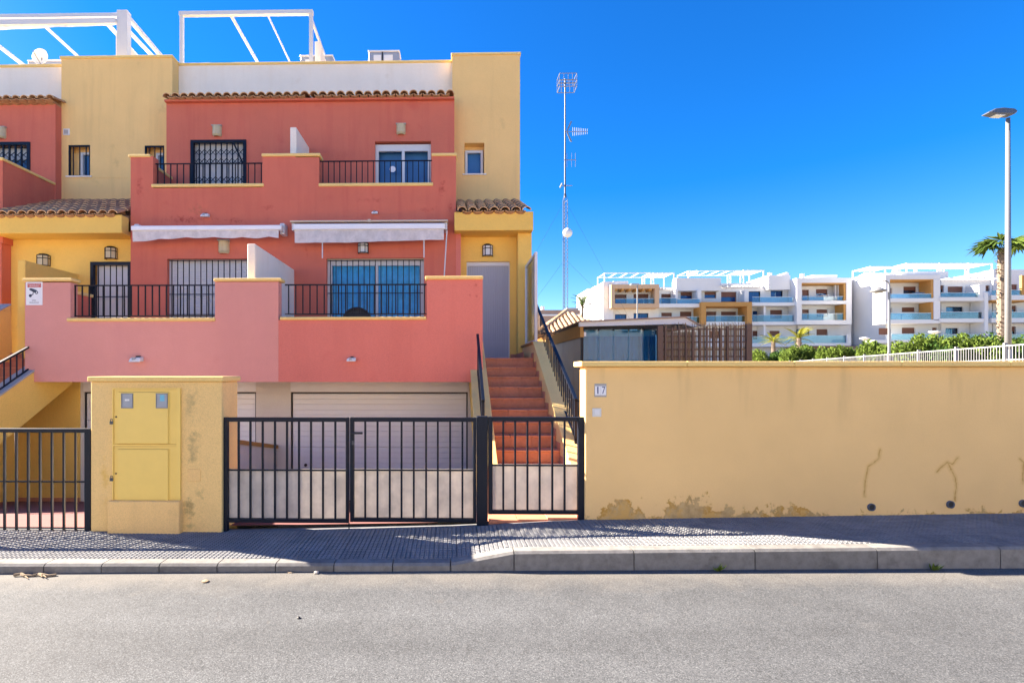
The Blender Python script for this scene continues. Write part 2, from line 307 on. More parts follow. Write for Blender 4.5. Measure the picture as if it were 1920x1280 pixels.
class MB:
    def __init__(s): s.v = []; s.f = []
    def quad(s, a, b_, c, d_): k = len(s.v); s.v += [a, b_, c, d_]; s.f.append((k, k+1, k+2, k+3)); return s
    def poly(s, pts): k = len(s.v); s.v += pts; s.f.append(tuple(range(k, k+len(pts)))); return s
    def hexa(s, p):                          # 8 corners: bottom ring, top ring
        k = len(s.v); s.v += [tuple(q) for q in p]
        for f in ((3, 2, 1, 0), (4, 5, 6, 7), (0, 1, 5, 4), (1, 2, 6, 5), (2, 3, 7, 6), (3, 0, 4, 7)): s.f.append(tuple(k+i for i in f))
        return s
    def box(s, x0, x1, y0, y1, z0, z1):
        return s.hexa([(x0, y0, z0), (x1, y0, z0), (x1, y1, z0), (x0, y1, z0), (x0, y0, z1), (x1, y0, z1), (x1, y1, z1), (x0, y1, z1)])
    def prism_x(s, yz, x0, x1):              # polygon in the YZ plane swept along X
        k = len(s.v); q = len(yz); s.v += [(x0, y, z) for y, z in yz]+[(x1, y, z) for y, z in yz]
        s.f.append(tuple(range(k, k+q))); s.f.append(tuple(range(k+2*q-1, k+q-1, -1)))
        for i in range(q): j = (i+1) % q; s.f.append((k+j, k+i, k+q+i, k+q+j))
        return s
    def prism_y(s, xz, y0, y1):
        k = len(s.v); q = len(xz); s.v += [(x, y0, z) for x, z in xz]+[(x, y1, z) for x, z in xz]
        s.f.append(tuple(range(k, k+q))); s.f.append(tuple(range(k+2*q-1, k+q-1, -1)))
        for i in range(q): j = (i+1) % q; s.f.append((k+j, k+i, k+q+i, k+q+j))
        return s
    def tube(s, a, b_, r0, r1=None, q=8):
        a = Vector(a); b_ = Vector(b_); r1 = r0 if r1 is None else r1
        d_ = (b_-a).normalized(); u = d_.orthogonal().normalized(); w_ = d_.cross(u); k = len(s.v)
        for c, r in ((a, r0), (b_, r1)):
            for i in range(q): t = 2*math.pi*i/q; s.v.append(tuple(c+u*math.cos(t)*r+w_*math.sin(t)*r))
        for i in range(q): j = (i+1) % q; s.f.append((k+i, k+j, k+q+j, k+q+i))
        s.f.append(tuple(range(k+q-1, k-1, -1))); s.f.append(tuple(range(k+q, k+2*q))); return s
    def lathe(s, c, prof, q=16, axis='z', half=False):
        k = len(s.v); n_ = len(prof); arc = math.pi if half else 2*math.pi; cnt = q+1 if half else q
        for r, h in prof:
            for i in range(cnt):
                t = arc*i/q+ (math.pi if half else 0)
                if axis == 'z': s.v.append((c[0]+r*math.cos(t), c[1]+r*math.sin(t), c[2]+h))
                elif axis == 'y': s.v.append((c[0]+r*math.cos(t), c[1]+h, c[2]+r*math.sin(t)))
                else: s.v.append((c[0]+h, c[1]+r*math.cos(t), c[2]+r*math.sin(t)))
        for a in range(n_-1):
            for i in range(q):
                j = i+1 if half else (i+1) % q
                s.f.append((k+a*cnt+i, k+a*cnt+j, k+(a+1)*cnt+j, k+(a+1)*cnt+i))
        return s
    def build(s, name, mt, parent=None, bev=0, smooth=False, fix=True):
        xs = [Vector(p) for p in s.v]
        lo = Vector([min(p[i] for p in xs) for i in range(3)]); hi = Vector([max(p[i] for p in xs) for i in range(3)])
        c = (lo+hi)/2; c.z = lo.z
        me = bpy.data.meshes.new(name); me.from_pydata([tuple(p-c) for p in xs], [], s.f); me.update()
        if fix or bev:
            bm = bmesh.new(); bm.from_mesh(me)
            if bev: bmesh.ops.remove_doubles(bm, verts=bm.verts[:], dist=1e-5)
            bmesh.ops.recalc_face_normals(bm, faces=bm.faces[:])
            if bev: bmesh.ops.bevel(bm, geom=[e for e in bm.edges if len(e.link_faces) == 2 and e.calc_face_angle(0) > .3], offset=bev, segments=1, affect='EDGES')
            bm.to_mesh(me); bm.free()
        if smooth:
            for p in me.polygons: p.use_smooth = True
        me.materials.append(mat(mt))
        return place(name, me, c, parent)
def pbox(name, px0, px1, py0, py1, Y0, Y1, mt, parent=None, bev=0):
    x0, x1, z0, z1 = RC(px0, px1, py0, py1, Y0)
    return box(name, x0, x1, Y0, Y1, z0, z1, mt, parent, bev)
def wall(name, x0, x1, z0, z1, y0, y1, holes, mt, parent):
    """wall slab with real openings"""
    xs = sorted({x0, x1, *[h[i] for h in holes for i in (0, 1) if x0 < h[i] < x1]})
    zs = sorted({z0, z1, *[h[i] for h in holes for i in (2, 3) if z0 < h[i] < z1]})
    def full(i, j):
        if i < 0 or j < 0 or i >= len(xs)-1 or j >= len(zs)-1: return False
        cx = (xs[i]+xs[i+1])/2; cz = (zs[j]+zs[j+1])/2
        return not any(h[0] < cx < h[1] and h[2] < cz < h[3] for h in holes)
    s = MB()
    for i in range(len(xs)-1):
        for j in range(len(zs)-1):
            if not full(i, j): continue
            a, b_, c, d_ = xs[i], xs[i+1], zs[j], zs[j+1]
            s.quad((a, y0, c), (b_, y0, c), (b_, y0, d_), (a, y0, d_)); s.quad((b_, y1, c), (a, y1, c), (a, y1, d_), (b_, y1, d_))
            if not full(i-1, j): s.quad((a, y1, c), (a, y0, c), (a, y0, d_), (a, y1, d_))
            if not full(i+1, j): s.quad((b_, y0, c), (b_, y1, c), (b_, y1, d_), (b_, y0, d_))
            if not full(i, j-1): s.quad((a, y1, c), (b_, y1, c), (b_, y0, c), (a, y0, c))
            if not full(i, j+1): s.quad((a, y0, d_), (b_, y0, d_), (b_, y1, d_), (a, y1, d_))
    return s.build(name, mt, parent, fix=False)
def text_mesh(name, s, size, loc, mt, parent, width=None):
    cu = bpy.data.curves.new(name, 'FONT'); cu.body = s; cu.size = size; cu.align_x = 'CENTER'; cu.align_y = 'CENTER'; cu.extrude = .0004
    o = bpy.data.objects.new(name, cu); col.objects.link(o)
    dg = bpy.context.evaluated_depsgraph_get(); me = bpy.data.meshes.new_from_object(o.evaluated_get(dg)); bpy.data.objects.remove(o)
    me.materials.clear(); me.materials.append(mat(mt))
    xs = [q.co.x for q in me.vertices]; wd = max(xs)-min(xs)
    return place(name, me, loc, parent, rot=(R(90), 0, 0), scale=None if not width else (width/wd, 1, 1))
def structure(o): o['kind'] = 'structure'; return o
def stuff(o, label=None, cat=None):
    o['kind'] = 'stuff'
    if label: tag(o, label, cat)
    return o
# ================================================================== ground, road, kerb, pavement
YK, YW, YR, YG, YF, YB, YC, YD, YU, YT, YP = 4.05, 4.94, 8.7, 9.8, 11.2, 10.93, 11.15, 11.47, 12.5, 12.9, 13.2
def interp(t, x):
    if x <= t[0][0]: return t[0][1]
    for (a, za), (b_, zb) in zip(t, t[1:]):
        if x <= b_: return za+(zb-za)*(x-a)/(b_-a)
    return t[-1][1]
def zroad(x): return .04+.0122*x
KT = [(-30, -.15), (-3.56, .069), (0, .098), (.5, .195), (4.5, .258), (30, .66)]
WT = [(-30, .02), (-4.3, .066), (-2.2, .062), (.25, .135), (1.3, .2), (5.53, .288), (30, .8)]
def zk(x): return interp(KT, x)
def zw(x): return interp(WT, x)
def zpave(x, y): f = (y-(YK+.12))/(YW-YK-.12); return zk(x)*(1-f)+zw(x)*f

def terrain_z(x, y):
    if y < 5.2: return -1.7
    if x < 2.0 and y < 24: return -1.7
    return min(.1+max(0, y-8)*.035+max(0, x-10)*.01, 2.4)+ (max(0, y-90)*.02 if y > 90 else 0)
s = MB(); xs = [-900, -400, -150, -60, -30, -10, 1.99, 2.01, 6, 12, 20, 30, 45, 60, 90, 150, 400, 900]; ys = [-600, -200, -60, -20, 5.19, 5.21, 10, 15, 23.99, 24.01, 35, 50, 70, 90, 130, 300, 900]
for x in xs:
    for y in ys: s.v.append((x, y, terrain_z(x, y)))
q = len(ys)
for i in range(len(xs)-1):
    for j in range(q-1): s.f.append((i*q+j, (i+1)*q+j, (i+1)*q+j+1, i*q+j+1))
structure(s.build('ground', 'ground', fix=False))
s = MB(); XS = [-60+2*i for i in range(61)]
for a, b_ in zip(XS, XS[1:]):
    s.quad((a, -9, zroad(a)), (b_, -9, zroad(b_)), (b_, YK+.01, zroad(b_)), (a, YK+.01, zroad(a)))
structure(s.build('road', 'asphalt', fix=False))
# pavement bed, seen only in the joints and past the built tiles
s = MB(); XS = [-60, -30, -10]+[-8+.5*i for i in range(35)]+[12, 30, 60]
for a, b_ in zip(XS, XS[1:]):
    d = .012 if -6.5 < a < 7.6 else .0
    s.hexa([(a, YK+.1, -1), (b_, YK+.1, -1), (b_, YW+.12, -1), (a, YW+.12, -1),
            (a, YK+.1, zk(a)-d), (b_, YK+.1, zk(b_)-d), (b_, YW+.12, zw(b_)-d), (a, YW+.12, zw(a)-d)])
pave = structure(s.build('pavement', 'paver', fix=False))
# padded paving tile, 20 pads
ROWS = 4; TL = (YW-YK-.12)/ROWS
def pad_tile():
    s = MB(); h = TL/2-.0015; N = 5; pit = 2*h/N
    s.box(-h, h, -h, h, -.03, -.007)
    for i in range(N):
        for j in range(N):
            x = -h+pit*(i+.5); y = -h+pit*(j+.5); a = pit*.44; b2 = pit*.33
            k = len(s.v); s.v += [(x-a, y-a, -.007), (x+a, y-a, -.007), (x+a, y+a, -.007), (x-a, y+a, -.007), (x-b2, y-b2, 0), (x+b2, y-b2, 0), (x+b2, y+b2, 0), (x-b2, y+b2, 0)]
            for f in ((4, 5, 6, 7), (0, 1, 5, 4), (1, 2, 6, 5), (2, 3, 7, 6), (3, 0, 4, 7)): s.f.append(tuple(k+t for t in f))
    me = bpy.data.meshes.new('paving_tile'); me.from_pydata(s.v, [], s.f); me.materials.append(mat('paver')); return me
PT = pad_tile()
for i in range(72):
    for j in range(ROWS):
        x = -6.3+TL*(i+.5); y = YK+.12+TL*(j+.5); e = .05
        sx_ = (zpave(x+e, y)-zpave(x-e, y))/(2*e); sy_ = (zpave(x, y+e)-zpave(x, y-e))/(2*e)
        place('paving_tile', PT, (x, y, zpave(x, y)+random.uniform(-.0012, .0012)), pave, rot=(math.atan(sy_)+random.uniform(-.004, .004), -math.atan(sx_)+random.uniform(-.004, .004), random.uniform(-.004, .004)))
# kerb stones
kerb = MB()
for a, b_ in zip([-60, -30, -7], [-30, -7, -5.2]): kerb.hexa([(a, YK, -1), (b_, YK, -1), (b_, YK+.12, -1), (a, YK+.12, -1), (a, YK, zk(a)), (b_, YK, zk(b_)), (b_, YK+.12, zk(b_)), (a, YK+.12, zk(a))])
kerb.hexa([(7.3, YK, -1), (60, YK, -1), (60, YK+.12, -1), (7.3, YK+.12, -1), (7.3, YK, zk(7.3)), (60, YK, zk(60)), (60, YK+.12, zk(60)), (7.3, YK+.12, zk(7.3))])
kerb = structure(kerb.build('kerb', 'kerb'))
joints = [-5.2+.4675*i for i in range(11)]
joints = [j-joints[-1]-.46 for j in joints]+[0.0, .5]+[.5+.94*i for i in range(1, 8)]
for a, b_ in zip(joints, joints[1:]):
    a += .004; b_ -= .004; c = .018; s = MB()
    prof = lambda x, z: [(YK-.005+random.uniform(-.003, .003), -.3), (YK-.002, z-c), (YK+c, z), (YK+.117, z), (YK+.117, -.3)]
    p0 = prof(a, zk(a)); p1 = prof(b_, zk(b_)); s.v += [(a, y, z) for y, z in p0]+[(b_, y, z) for y, z in p1]
    s.f += [(0, 1, 2, 3, 4), (9, 8, 7, 6, 5)]+[((i+1) % 5, i, 5+i, 5+(i+1) % 5) for i in range(5)]
    s.build('kerb_stone', 'kerb', kerb)

# ================================================================== houses
XM = -3.42                                   # party line between the end house and its neighbour
hE = thing('townhouse', 'end townhouse with red balcony, yellow corner tower and terracotta entrance stairs', 'house', (-.8, 9, 0), 'terrace of townhouses')
hM = thing('townhouse', 'middle townhouse with faded pink balcony wall, closed roller shutter and left-hand porch', 'house', (-5.9, 9, 0), 'terrace of townhouses')
hL = thing('townhouse', 'townhouse cut by the frame beyond the yellow stair tower, blue grilled upper window', 'house', (-13, 9, 0), 'terrace of townhouses')

def coping(parent, px0, px1, py0, py1, Y, deep, over=.03, mt='coping'):
    x0, x1, z0, z1 = RC(px0, px1, py0, py1, Y-over)
    return box('coping', x0, x1, Y-over, Y+deep+over, z0, z1, mt, parent, .012)
def railing(parent, x0, x1, Y, z0, z1, n, first=None, r=.009, mt='iron_dull', name='railing'):
    s = MB(); s.box(x0, x1, Y-.012, Y+.012, z1-.022, z1); s.box(x0, x1, Y-.010, Y+.010, z0, z0+.018)
    o = s.build(name, mt, parent)
    for i in range(n):
        x = x0+(x1-x0)*(i+.5)/n
        box('baluster', x-r, x+r, Y-r, Y+r, z0+.018, z1-.022, mt, o)
    return o
def grille(parent, x0, x1, z0, z1, Y, n, cross, mt='iron_dull', r=.008, frame=0):
    s = MB()
    for z in cross: s.box(x0, x1, Y-.008, Y+.008, z-.008, z+.008)
    if frame:
        s.box(x0, x0+frame, Y-.02, Y+.02, z0, z1); s.box(x1-frame, x1, Y-.02, Y+.02, z0, z1); s.box(x0+frame, x1-frame, Y-.021, Y+.021, z1-frame, z1)
    o = s.build('grille', mt, parent)
    for i in range(n):
        x = x0+frame+(x1-x0-2*frame)*(i+.5)/n
        box('grille_bar', x-r, x+r, Y-r-.009, Y+r-.009, z0, z1-frame, mt, o)
    return o
def frame_mesh(parent, x0, x1, z0, z1, y0, y1, t, mull=(), mt='white_metal', name='window', top=None):
    s = MB(); top = top or t
    s.box(x0, x0+t, y0, y1, z0, z1); s.box(x1-t, x1, y0, y1, z0, z1); s.box(x0+t, x1-t, y0, y1, z1-top, z1); s.box(x0+t, x1-t, y0, y1, z0, z0+t)
    for mx_, mw in mull: s.box(mx_-mw/2, mx_+mw/2, y0-.004, y1, z0+t, z1-top)
    return s.build(name, mt, parent)
def curtain(parent, x0, x1, z0, z1, Y, mt, pleat=.07, amp=.02, name='curtain'):
    s = MB(); n_ = max(8, int((x1-x0)/pleat*8)); k = 0
    for i in range(n_+1):
        x = x0+(x1-x0)*i/n_; y = Y+amp*math.sin(i/8*2*math.pi)+amp*.4*math.sin(i*.37)
        s.v += [(x, y, z0), (x, y, z1)]
    for i in range(n_): s.f.append((2*i, 2*i+2, 2*i+3, 2*i+1))
    return s.build(name, mt, parent, smooth=True, fix=False)
def slats(parent, x0, x1, z0, z1, Y, mt='shutter', h=.05, name='shutter'):
    s = MB(); z = z0
    while z < z1-.001:
        e = min(z+h, z1); s.prism_x([(Y+.012, z), (Y+.002, z+.008), (Y-.004, z+.02), (Y, e-.006), (Y+.012, e)], x0, x1); z = e
    return stuff(s.build(name, mt, parent))
# barrel roof tile, lies along +Y going up; mouth at y=0
def tile_mesh(name, mt, r0=.104, r1=.078, L=.44, t=.02, q=7, rim=None):
    s = MB()
    for (r, y) in ((r0, 0), (r1, L)):
        for rr in (r, r-t):
            for i in range(q+1): a = math.pi*i/q; s.v.append((-rr*math.cos(a), y, rr*.8*math.sin(a)))
    m_ = q+1
    for i in range(q):
        s.f += [(i+1, i, 2*m_+i, 2*m_+i+1), (m_+i, m_+i+1, 3*m_+i+1, 3*m_+i), (i, i+1, m_+i+1, m_+i), (2*m_+i+1, 2*m_+i, 3*m_+i, 3*m_+i+1)]
    s.f += [(0, m_, 3*m_, 2*m_), (q, 2*m_+q, 3*m_+q, m_+q)]
    me = bpy.data.meshes.new(name); me.from_pydata(s.v, [], s.f); me.materials.append(mat(mt))
    if rim:
        me.materials.append(mat(rim))
        for p in me.polygons:
            if all(me.vertices[i].co.y < .001 for i in p.vertices): p.material_index = 1
    return me
TILE = tile_mesh('roof_tile', 'roof_tile', rim='tile_rim'); FTILE = tile_mesh('roof_tile', 'far_tile')
def tile_roof(parent, x0, x1, y0, z0, slope, rows, pitch=.215, expo=.34, me=TILE, yaw=0, name='roof_tile', both=True):
    """rows of cover and channel tiles rising along +Y"""
    n_ = round((x1-x0)/pitch); pitch = (x1-x0)/n_; a = math.atan(slope)
    for r in range(rows):
        y = y0+r*expo*math.cos(a); z = z0+r*expo*math.sin(a)
        for i in range(n_):
            j = random.uniform
            place(name, me, (x0+pitch*(i+.5)+j(-.006, .006), y+j(-.012, .012), z+.045+j(-.003, .003)), parent, rot=(a+.0, j(-.03, .03), j(-.02, .02)))
            if both and i > 0: place(name, me, (x0+pitch*i, y+.03, z+.062), parent, rot=(a+.03, math.pi, 0), scale=(1, 1, .55))

# ---- balcony / terrace front walls (first floor above the garages)
zb = PZ(716, YR)
x0m, x1m, x2m, x3m = PX(47, YR), PX(132, YR), PX(403, YR), PX(522, YR)
x4, x5 = PX(800, YR), PX(905, YR)
zc_m, zs_m = PZ(527, YR), PZ(601, YR, 260); zc_e, zs_e = PZ(523, YR), PZ(599, YR)
wall('balcony_wall', x0m, x3m, zb, zc_m, YR, YR+.17, [(x1m, x2m, zs_m, 9)], 'pink', hM)
wall('balcony_wall', x3m, x5, zb, zc_e, YR+.003, YR+.17, [(x3m-.1, x4, zs_e, 9)], 'red_fresh', hE)
coping(hM, 41, 134, 521, 527, YR, .17); coping(hM, 124, 402.5, 595.5, 602, YR, .17); coping(hM, 400, 527, 521, 527, YR, .17)
coping(hE, 524, 799, 593.5, 599.5, YR, .17); coping(hE, 797, 906, 517, 523.5, YR, .17)
railing(hM, x1m-.05, x2m+.03, YR+.1, PZ(592, YR, 260), PZ(532, YR, 260), 21)
railing(hE, PX(531, YR), x4+.02, YR+.1, PZ(588, YR), PZ(530, YR), 20)
# terrace slab and soffit, porch floors
box('terrace_slab', x0m+.02, .3, YR+.17, YF+.3, 1.5, 1.86, 'cream', hE)
# garage wall with the two sectional doors
gz1 = PZ(735, YG); gz0 = gz1-2.12
dE = (PX(545, YG), PX(877, YG)); dM = (PX(157, YG), PX(480, YG))
wall('garage_wall', XM, .42, -1.3, 1.5, YG, YG+.2, [(dE[0], dE[1], gz0, gz1)], 'cream', hE)
wall('garage_wall', -8.41, XM, -1.3, 1.5, YG, YG+.2, [(dM[0], dM[1], gz0, gz1)], 'cream', hM)
for h, (a, b_) in ((hE, dE), (hM, dM)):
    box('lintel_panel', a-.0, b_, YG-.012, YG+.0-.002, gz1+.01, zb-.0+.03, 'garage', h)
    gd = frame_mesh(h, a, b_, gz0, gz1, YG+.03, YG+.08, .025, mt='dark', name='garage_door')
    for k in range(4):
        z = gz0+.03+k*(gz1-gz0-.06)/4; z1_ = gz0+.03+(k+1)*(gz1-gz0-.06)/4-.005
        s = MB(); nr = 5
        for j in range(nr):
            za = z+(z1_-z)*j/nr; zb_ = z+(z1_-z)*(j+1)/nr
            s.prism_x([(YG+.07, za), (YG+.0515, za+.003), (YG+.05, za+.006), (YG+.05, zb_-.002), (YG+.0525, zb_), (YG+.07, zb_)], a+.03, b_-.03)
        s.build('door_panel', 'garage', gd)
    MB().lathe(((a+.28), YG+.045, PZ(873, YG)), [(.03, 0), (.03, -.02), (0, -.02)], 10, 'y').build('lock', 'dark', gd)
# wall between the two ramps
tw = thing('ramp_wall', 'low cream wall with orange coping sloping down between the two garage ramps', 'wall', (XM, 7.5, 0))
MB().prism_x([(5.33, -1.4), (9.78, -1.4), (9.78, .16), (5.33, .985)], XM-.08, XM+.08).build('wall', 'cream', tw)
MB().prism_x([(5.33, .985), (9.78, .16), (9.78, .225), (5.33, 1.05)], XM-.11, XM+.11).build('coping', 'ochre', tw)
# ramps
for nm, a, b_ in (('driveway', XM+.08, .36), ('driveway', -8.45, XM-.08)):
    s = MB(); zz = zw((a+b_)/2)
    s.quad((a, YW+.1, zw(a)+.004), (b_, YW+.1, zw(b_)+.004), (b_, YW+.45, zz-.02), (a, YW+.45, zz-.02)); s.quad((a, YW+.45, zz-.02), (b_, YW+.45, zz-.02), (b_, YG+.1, -.9), (a, YG+.1, -.9))
    structure(s.build(nm, 'pink_paver', fix=False))
box('under_stair_wall', -8.4, dM[0]-.06, YG-.03, YG-.004, -1.2, 1.5, 'porch_yellow', hM)
box('skirting', -8.4, dM[0]-.05, YG-.05, YG-.032, -.95, PZ(935, YG), 'terracotta', hM)

# ---- stairs; mirror about XM for the neighbour
NR, RISE, TREAD, YTOP, ZTOP = 10, .172, .289, 9.6, 1.89
def stairs(h, m, floor):
    X = (lambda x: x) if not m else (lambda x: 2*XM-x)
    a, b_ = sorted((X(.60), X(1.55)))
    pts = [(YTOP-.02, ZTOP-.03)]
    for k in range(NR):
        y = YTOP-k*TREAD; z = ZTOP-k*RISE-.03
        pts += [(y+.02, z-RISE), (y+.02-TREAD, z-RISE)] if k else [(YTOP+.02, ZTOP-.03-RISE), (YTOP+.02-TREAD, ZTOP-.03-RISE)]
    pts = [(YD+.1, ZTOP-.03), (YTOP+.02, ZTOP-.03)]
    for k in range(1, NR+1): pts += [(YTOP+.02-(k-1)*TREAD, ZTOP-.03-k*RISE), (YTOP+.02-k*TREAD, ZTOP-.03-k*RISE)]
    pts += [(YTOP-NR*TREAD+.02, -.1), (YTOP-NR*TREAD+.5, -.1), (YTOP, ZTOP-.5), (YD+.1, ZTOP-.5)]
    st = MB().prism_x(pts, a, b_).build('staircase', 'terracotta', h)
    wds = 3; tw_ = (b_-a)/wds
    for k in range(NR+1):
        y = YTOP-k*TREAD; z = ZTOP-k*RISE; off = .12*((k*7) % 3)/3
        cuts = [a]+[a+off+tw_*i-.08 for i in range(1, wds)]+[b_]
        for p, q_ in zip(cuts, cuts[1:]):
            if k < NR: box('tread_tile', p+.002, q_-.002, y-.012, y+(TREAD if k else .6)-.01, z-.028, z, 'terracotta', st, .006)
            if k < NR: box('riser_tile', p+.002, q_-.002, y+.006, y+.018, z-RISE+.001, z-.029, 'riser', st)
    top = lambda y: ZTOP-(YTOP-y)*RISE/TREAD+.27
    y0 = YTOP-NR*TREAD-.12
    for (c, d_, solid, up, mt) in ((.347, .597, False, 0, 'porch_yellow'), (1.553, 1.78, True, 1.0-.27 if m else 0, 'porch_yellow' if m else 'yellow')):
        p, q_ = sorted((X(c), X(d_))); ye = YTOP
        lowp = [(ye+.16, -1.3), (y0, -1.3)] if solid else [(ye, top(ye)-.76), (y0+.35, top(y0)-.55), (y0, -.1)]
        MB().prism_x([(y0, top(y0)+up), (ye+.02, top(ye+.02)+up)]+lowp, p, q_).build('stringer', mt, h, bev=.008)
        cp = MB().prism_x([(y0-.02, top(y0)+up), (ye+.02, top(ye+.02)+up), (ye+.02, top(ye)+up+.04), (y0-.02, top(y0)+up+.045)], p-.012, q_+.012)
        cp.build('stringer_cap', 'cap_grey' if m else 'coping', h, bev=.006)
        # stepped skirting tiles up the stair side
        if not m or solid:
            xs_ = d_ if not solid else c
            for k in range(NR):
                y = YTOP-k*TREAD; z = ZTOP-k*RISE; e = X(xs_); w_ = .008 if (solid != m) else -.008
                p2, q2 = sorted((e-w_, e+.001*(1 if w_ < 0 else -1)))
                box('skirting_tile', p2, q2, y-.01, y+TREAD-.012, z+.001, z+.1, 'terracotta', st)
    return st
stairs(hE, False, None); stairs(hM, True, None)
def stair_rail(h, x, ya, za, yb, zb2, foot, n):
    s = MB(); w_ = .022
    s.hexa([(x-w_, ya, za-.035), (x+w_, ya, za-.035), (x+w_, yb, zb2-.035), (x-w_, yb, zb2-.035), (x-w_, ya, za), (x+w_, ya, za), (x+w_, yb, zb2), (x-w_, yb, zb2)])
    g_ = .07; s.hexa([(x-.012, ya, foot(ya)+g_-.012), (x+.012, ya, foot(ya)+g_-.012), (x+.012, yb, foot(yb)+g_-.012), (x-.012, yb, foot(yb)+g_-.012), (x-.012, ya, foot(ya)+g_+.012), (x+.012, ya, foot(ya)+g_+.012), (x+.012, yb, foot(yb)+g_+.012), (x-.012, yb, foot(yb)+g_+.012)])
    o = s.build('stair_railing', 'iron', h)
    for i in range(n):
        y = ya+.02+(yb-ya-.04)*i/(n-1); z1_ = za+(zb2-za)*(y-ya)/(yb-ya)-.03; r = .02 if i == 0 else .008
        box('baluster', x-r, x+r, y-r, y+r, foot(y)-(.0 if i in (0, n-1) else -g_), z1_, 'iron', o)
ft = lambda y: ZTOP-(YTOP-y)*RISE/TREAD+.31
stair_rail(hE, 1.70, 6.97, 1.262, 10.2, 2.985, lambda y: min(ft(y), 2.2), 26)
stair_rail(hE, .45, 7.08, 1.24, 8.55, 2.26, ft, 12)
stair_rail(hM, -7.29, 6.97, 1.20, 8.86, 2.15, lambda y: ft(y)-.06, 16)
# paved entrance behind the small gate
path = structure(MB().quad((.36, YW+.05, zw(.4)), (1.8, YW+.05, zw(1.6)), (1.8, 6.75, .17), (.36, 6.75, .17)).build('path', 'terracotta', fix=False))
for i in range(5):
    for j in range(6):
        x = .37+i*.285; y = YW+.06+j*.285
        box('paving_tile', x+.003, x+.282, y+.003, y+.282, .12, max(zw(x+.14), .16)+.012, 'terracotta', path)

# ---- ground-floor facade + balcony parapet above it
zt = PZ(293, YF); zlow = 1.4
win_m = RC(313, 490, 485, 640, YF); win_e = RC(612, 795, 484, 640, YF)
xl, xr, xrr = PX(245, YF), PX(855, YF), PX(864, YF)
xs2 = XM
notch_m = (PX(287, YF), PX(492, YF), PZ(349, YF), 99); notch_e = (PX(598, YF), PX(810, YF), PZ(348, YF), 99)
wall('facade_wall', xl, xs2, zlow, PZ(293, YF, 260), YF, YF+.22, [(win_m[0], win_m[1], 1.86, win_m[3]), notch_m], 'red', hM)
wall('facade_wall', xs2, xr, zlow, zt, YF, YF+.22, [(win_e[0], win_e[1], 1.86, win_e[3]), notch_e], 'red', hE)
box('porch_return', xr-.1, xrr, YF+.004, YD+.05, 1.8, PZ(400, YF), 'red_fresh', hE)
box('facade_side', xl, xl+.2, YF+.22, YU+.1, 1.8, PZ(293, YF, 260), 'red', hM)
coping(hM, 240, 281, 289, 294, YF, .22); coping(hM, 283, 494, 344, 350, YF, .22)
x0_, x1_, z0_, z1_ = RC(240, 281, 289, 294, YF-.03)
box('coping', xl-.03, xl+.23, YF+.252, YU, z0_+.002, z1_-.002, 'coping', hM)
coping(hE, 490, 600, 287, 292.5, YF, .22); coping(hE, 597, 812, 342.5, 348.5, YF, .22); coping(hE, 809, 857, 286.5, 292, YF, .22)
railing(hM, PX(285, YF), PX(493, YF), YF+.1, PZ(345, YF), PZ(299, YF), 17); railing(hE, PX(598, YF), PX(811, YF), YF+.1, PZ(342, YF), PZ(296.5, YF), 20)
box('balcony_slab', xl+.2, xr-.02, YF+.22, YU+.1, 4.85, 5.05, 'cream', hE)
def divider(h, x, y0, y1, z0, z1, w_=.14, mt='white_wall'):
    return box('divider_wall', x-w_/2, x+w_/2, y0, y1, z0, z1, mt, h, .01)
divider(hE, PX(471, 8.94), 8.94, YF-.004, 1.86, PZ(457, 8.94, 471))
divider(hE, PX(550, YF+.25), YF+.24, YU-.004, 5.05, PZ(239, YF+.25, 550))

# upper storey, parapet, eave, towers
win_um = RC(358, 462, 263, 420, YU); win_ue = RC(703, 808, 265, 420, YU)
xul, xur = PX(312, YU), PX(852, YU)
zeave = PZ(192, YU, 560)
wall('upper_wall', xul, XM, 5.0, zeave, YU, YU+.25, [(win_um[0], win_um[1], 5.05, win_um[3])], 'red', hM)
wall('upper_wall', XM, xur, 5.0, zeave, YU, YU+.25, [(win_ue[0], win_ue[1], 5.05, win_ue[3])], 'red', hE)
box('upper_wall_end', xul, xul+.2, YU+.25, YT+.2, 5.0, zeave, 'red', hM); box('upper_wall_end', xur-.2, xur, YU+.25, YT+.2, 5.0, zeave, 'red', hE)
box('eave_slab', xul, XM, YU-.1, YP+.05, zeave+.002, zeave+.05, 'red', hM); box('eave_slab', XM, xur, YU-.1, YP+.05, zeave+.002, zeave+.05, 'red', hE)
er_m = box('eave', xul, XM, YU+.1, YP+.1, zeave+.05, zeave+.09, 'roof_tile', hM); er_e = box('eave', XM, xur, YU+.1, YP+.1, zeave+.05, zeave+.09, 'roof_tile', hE)
tile_roof(er_m, xul, XM, YU-.2, zeave+.03, .22, 2); tile_roof(er_e, XM, xur, YU-.2, zeave+.03, .22, 2)
zpar = PZ(117, YP, 590); xp0, xp1 = PX(335, YP), PX(848, YP)
for h, a, b_ in ((hM, xp0, XM), (hE, XM, xp1)):
    box('parapet', a, b_, YP, YP+.15, 7.9, zpar-.05, 'white_wall', h); box('parapet_coping', a, b_, YP-.03, YP+.18, zpar-.05, zpar+.01, 'coping', h, .01)
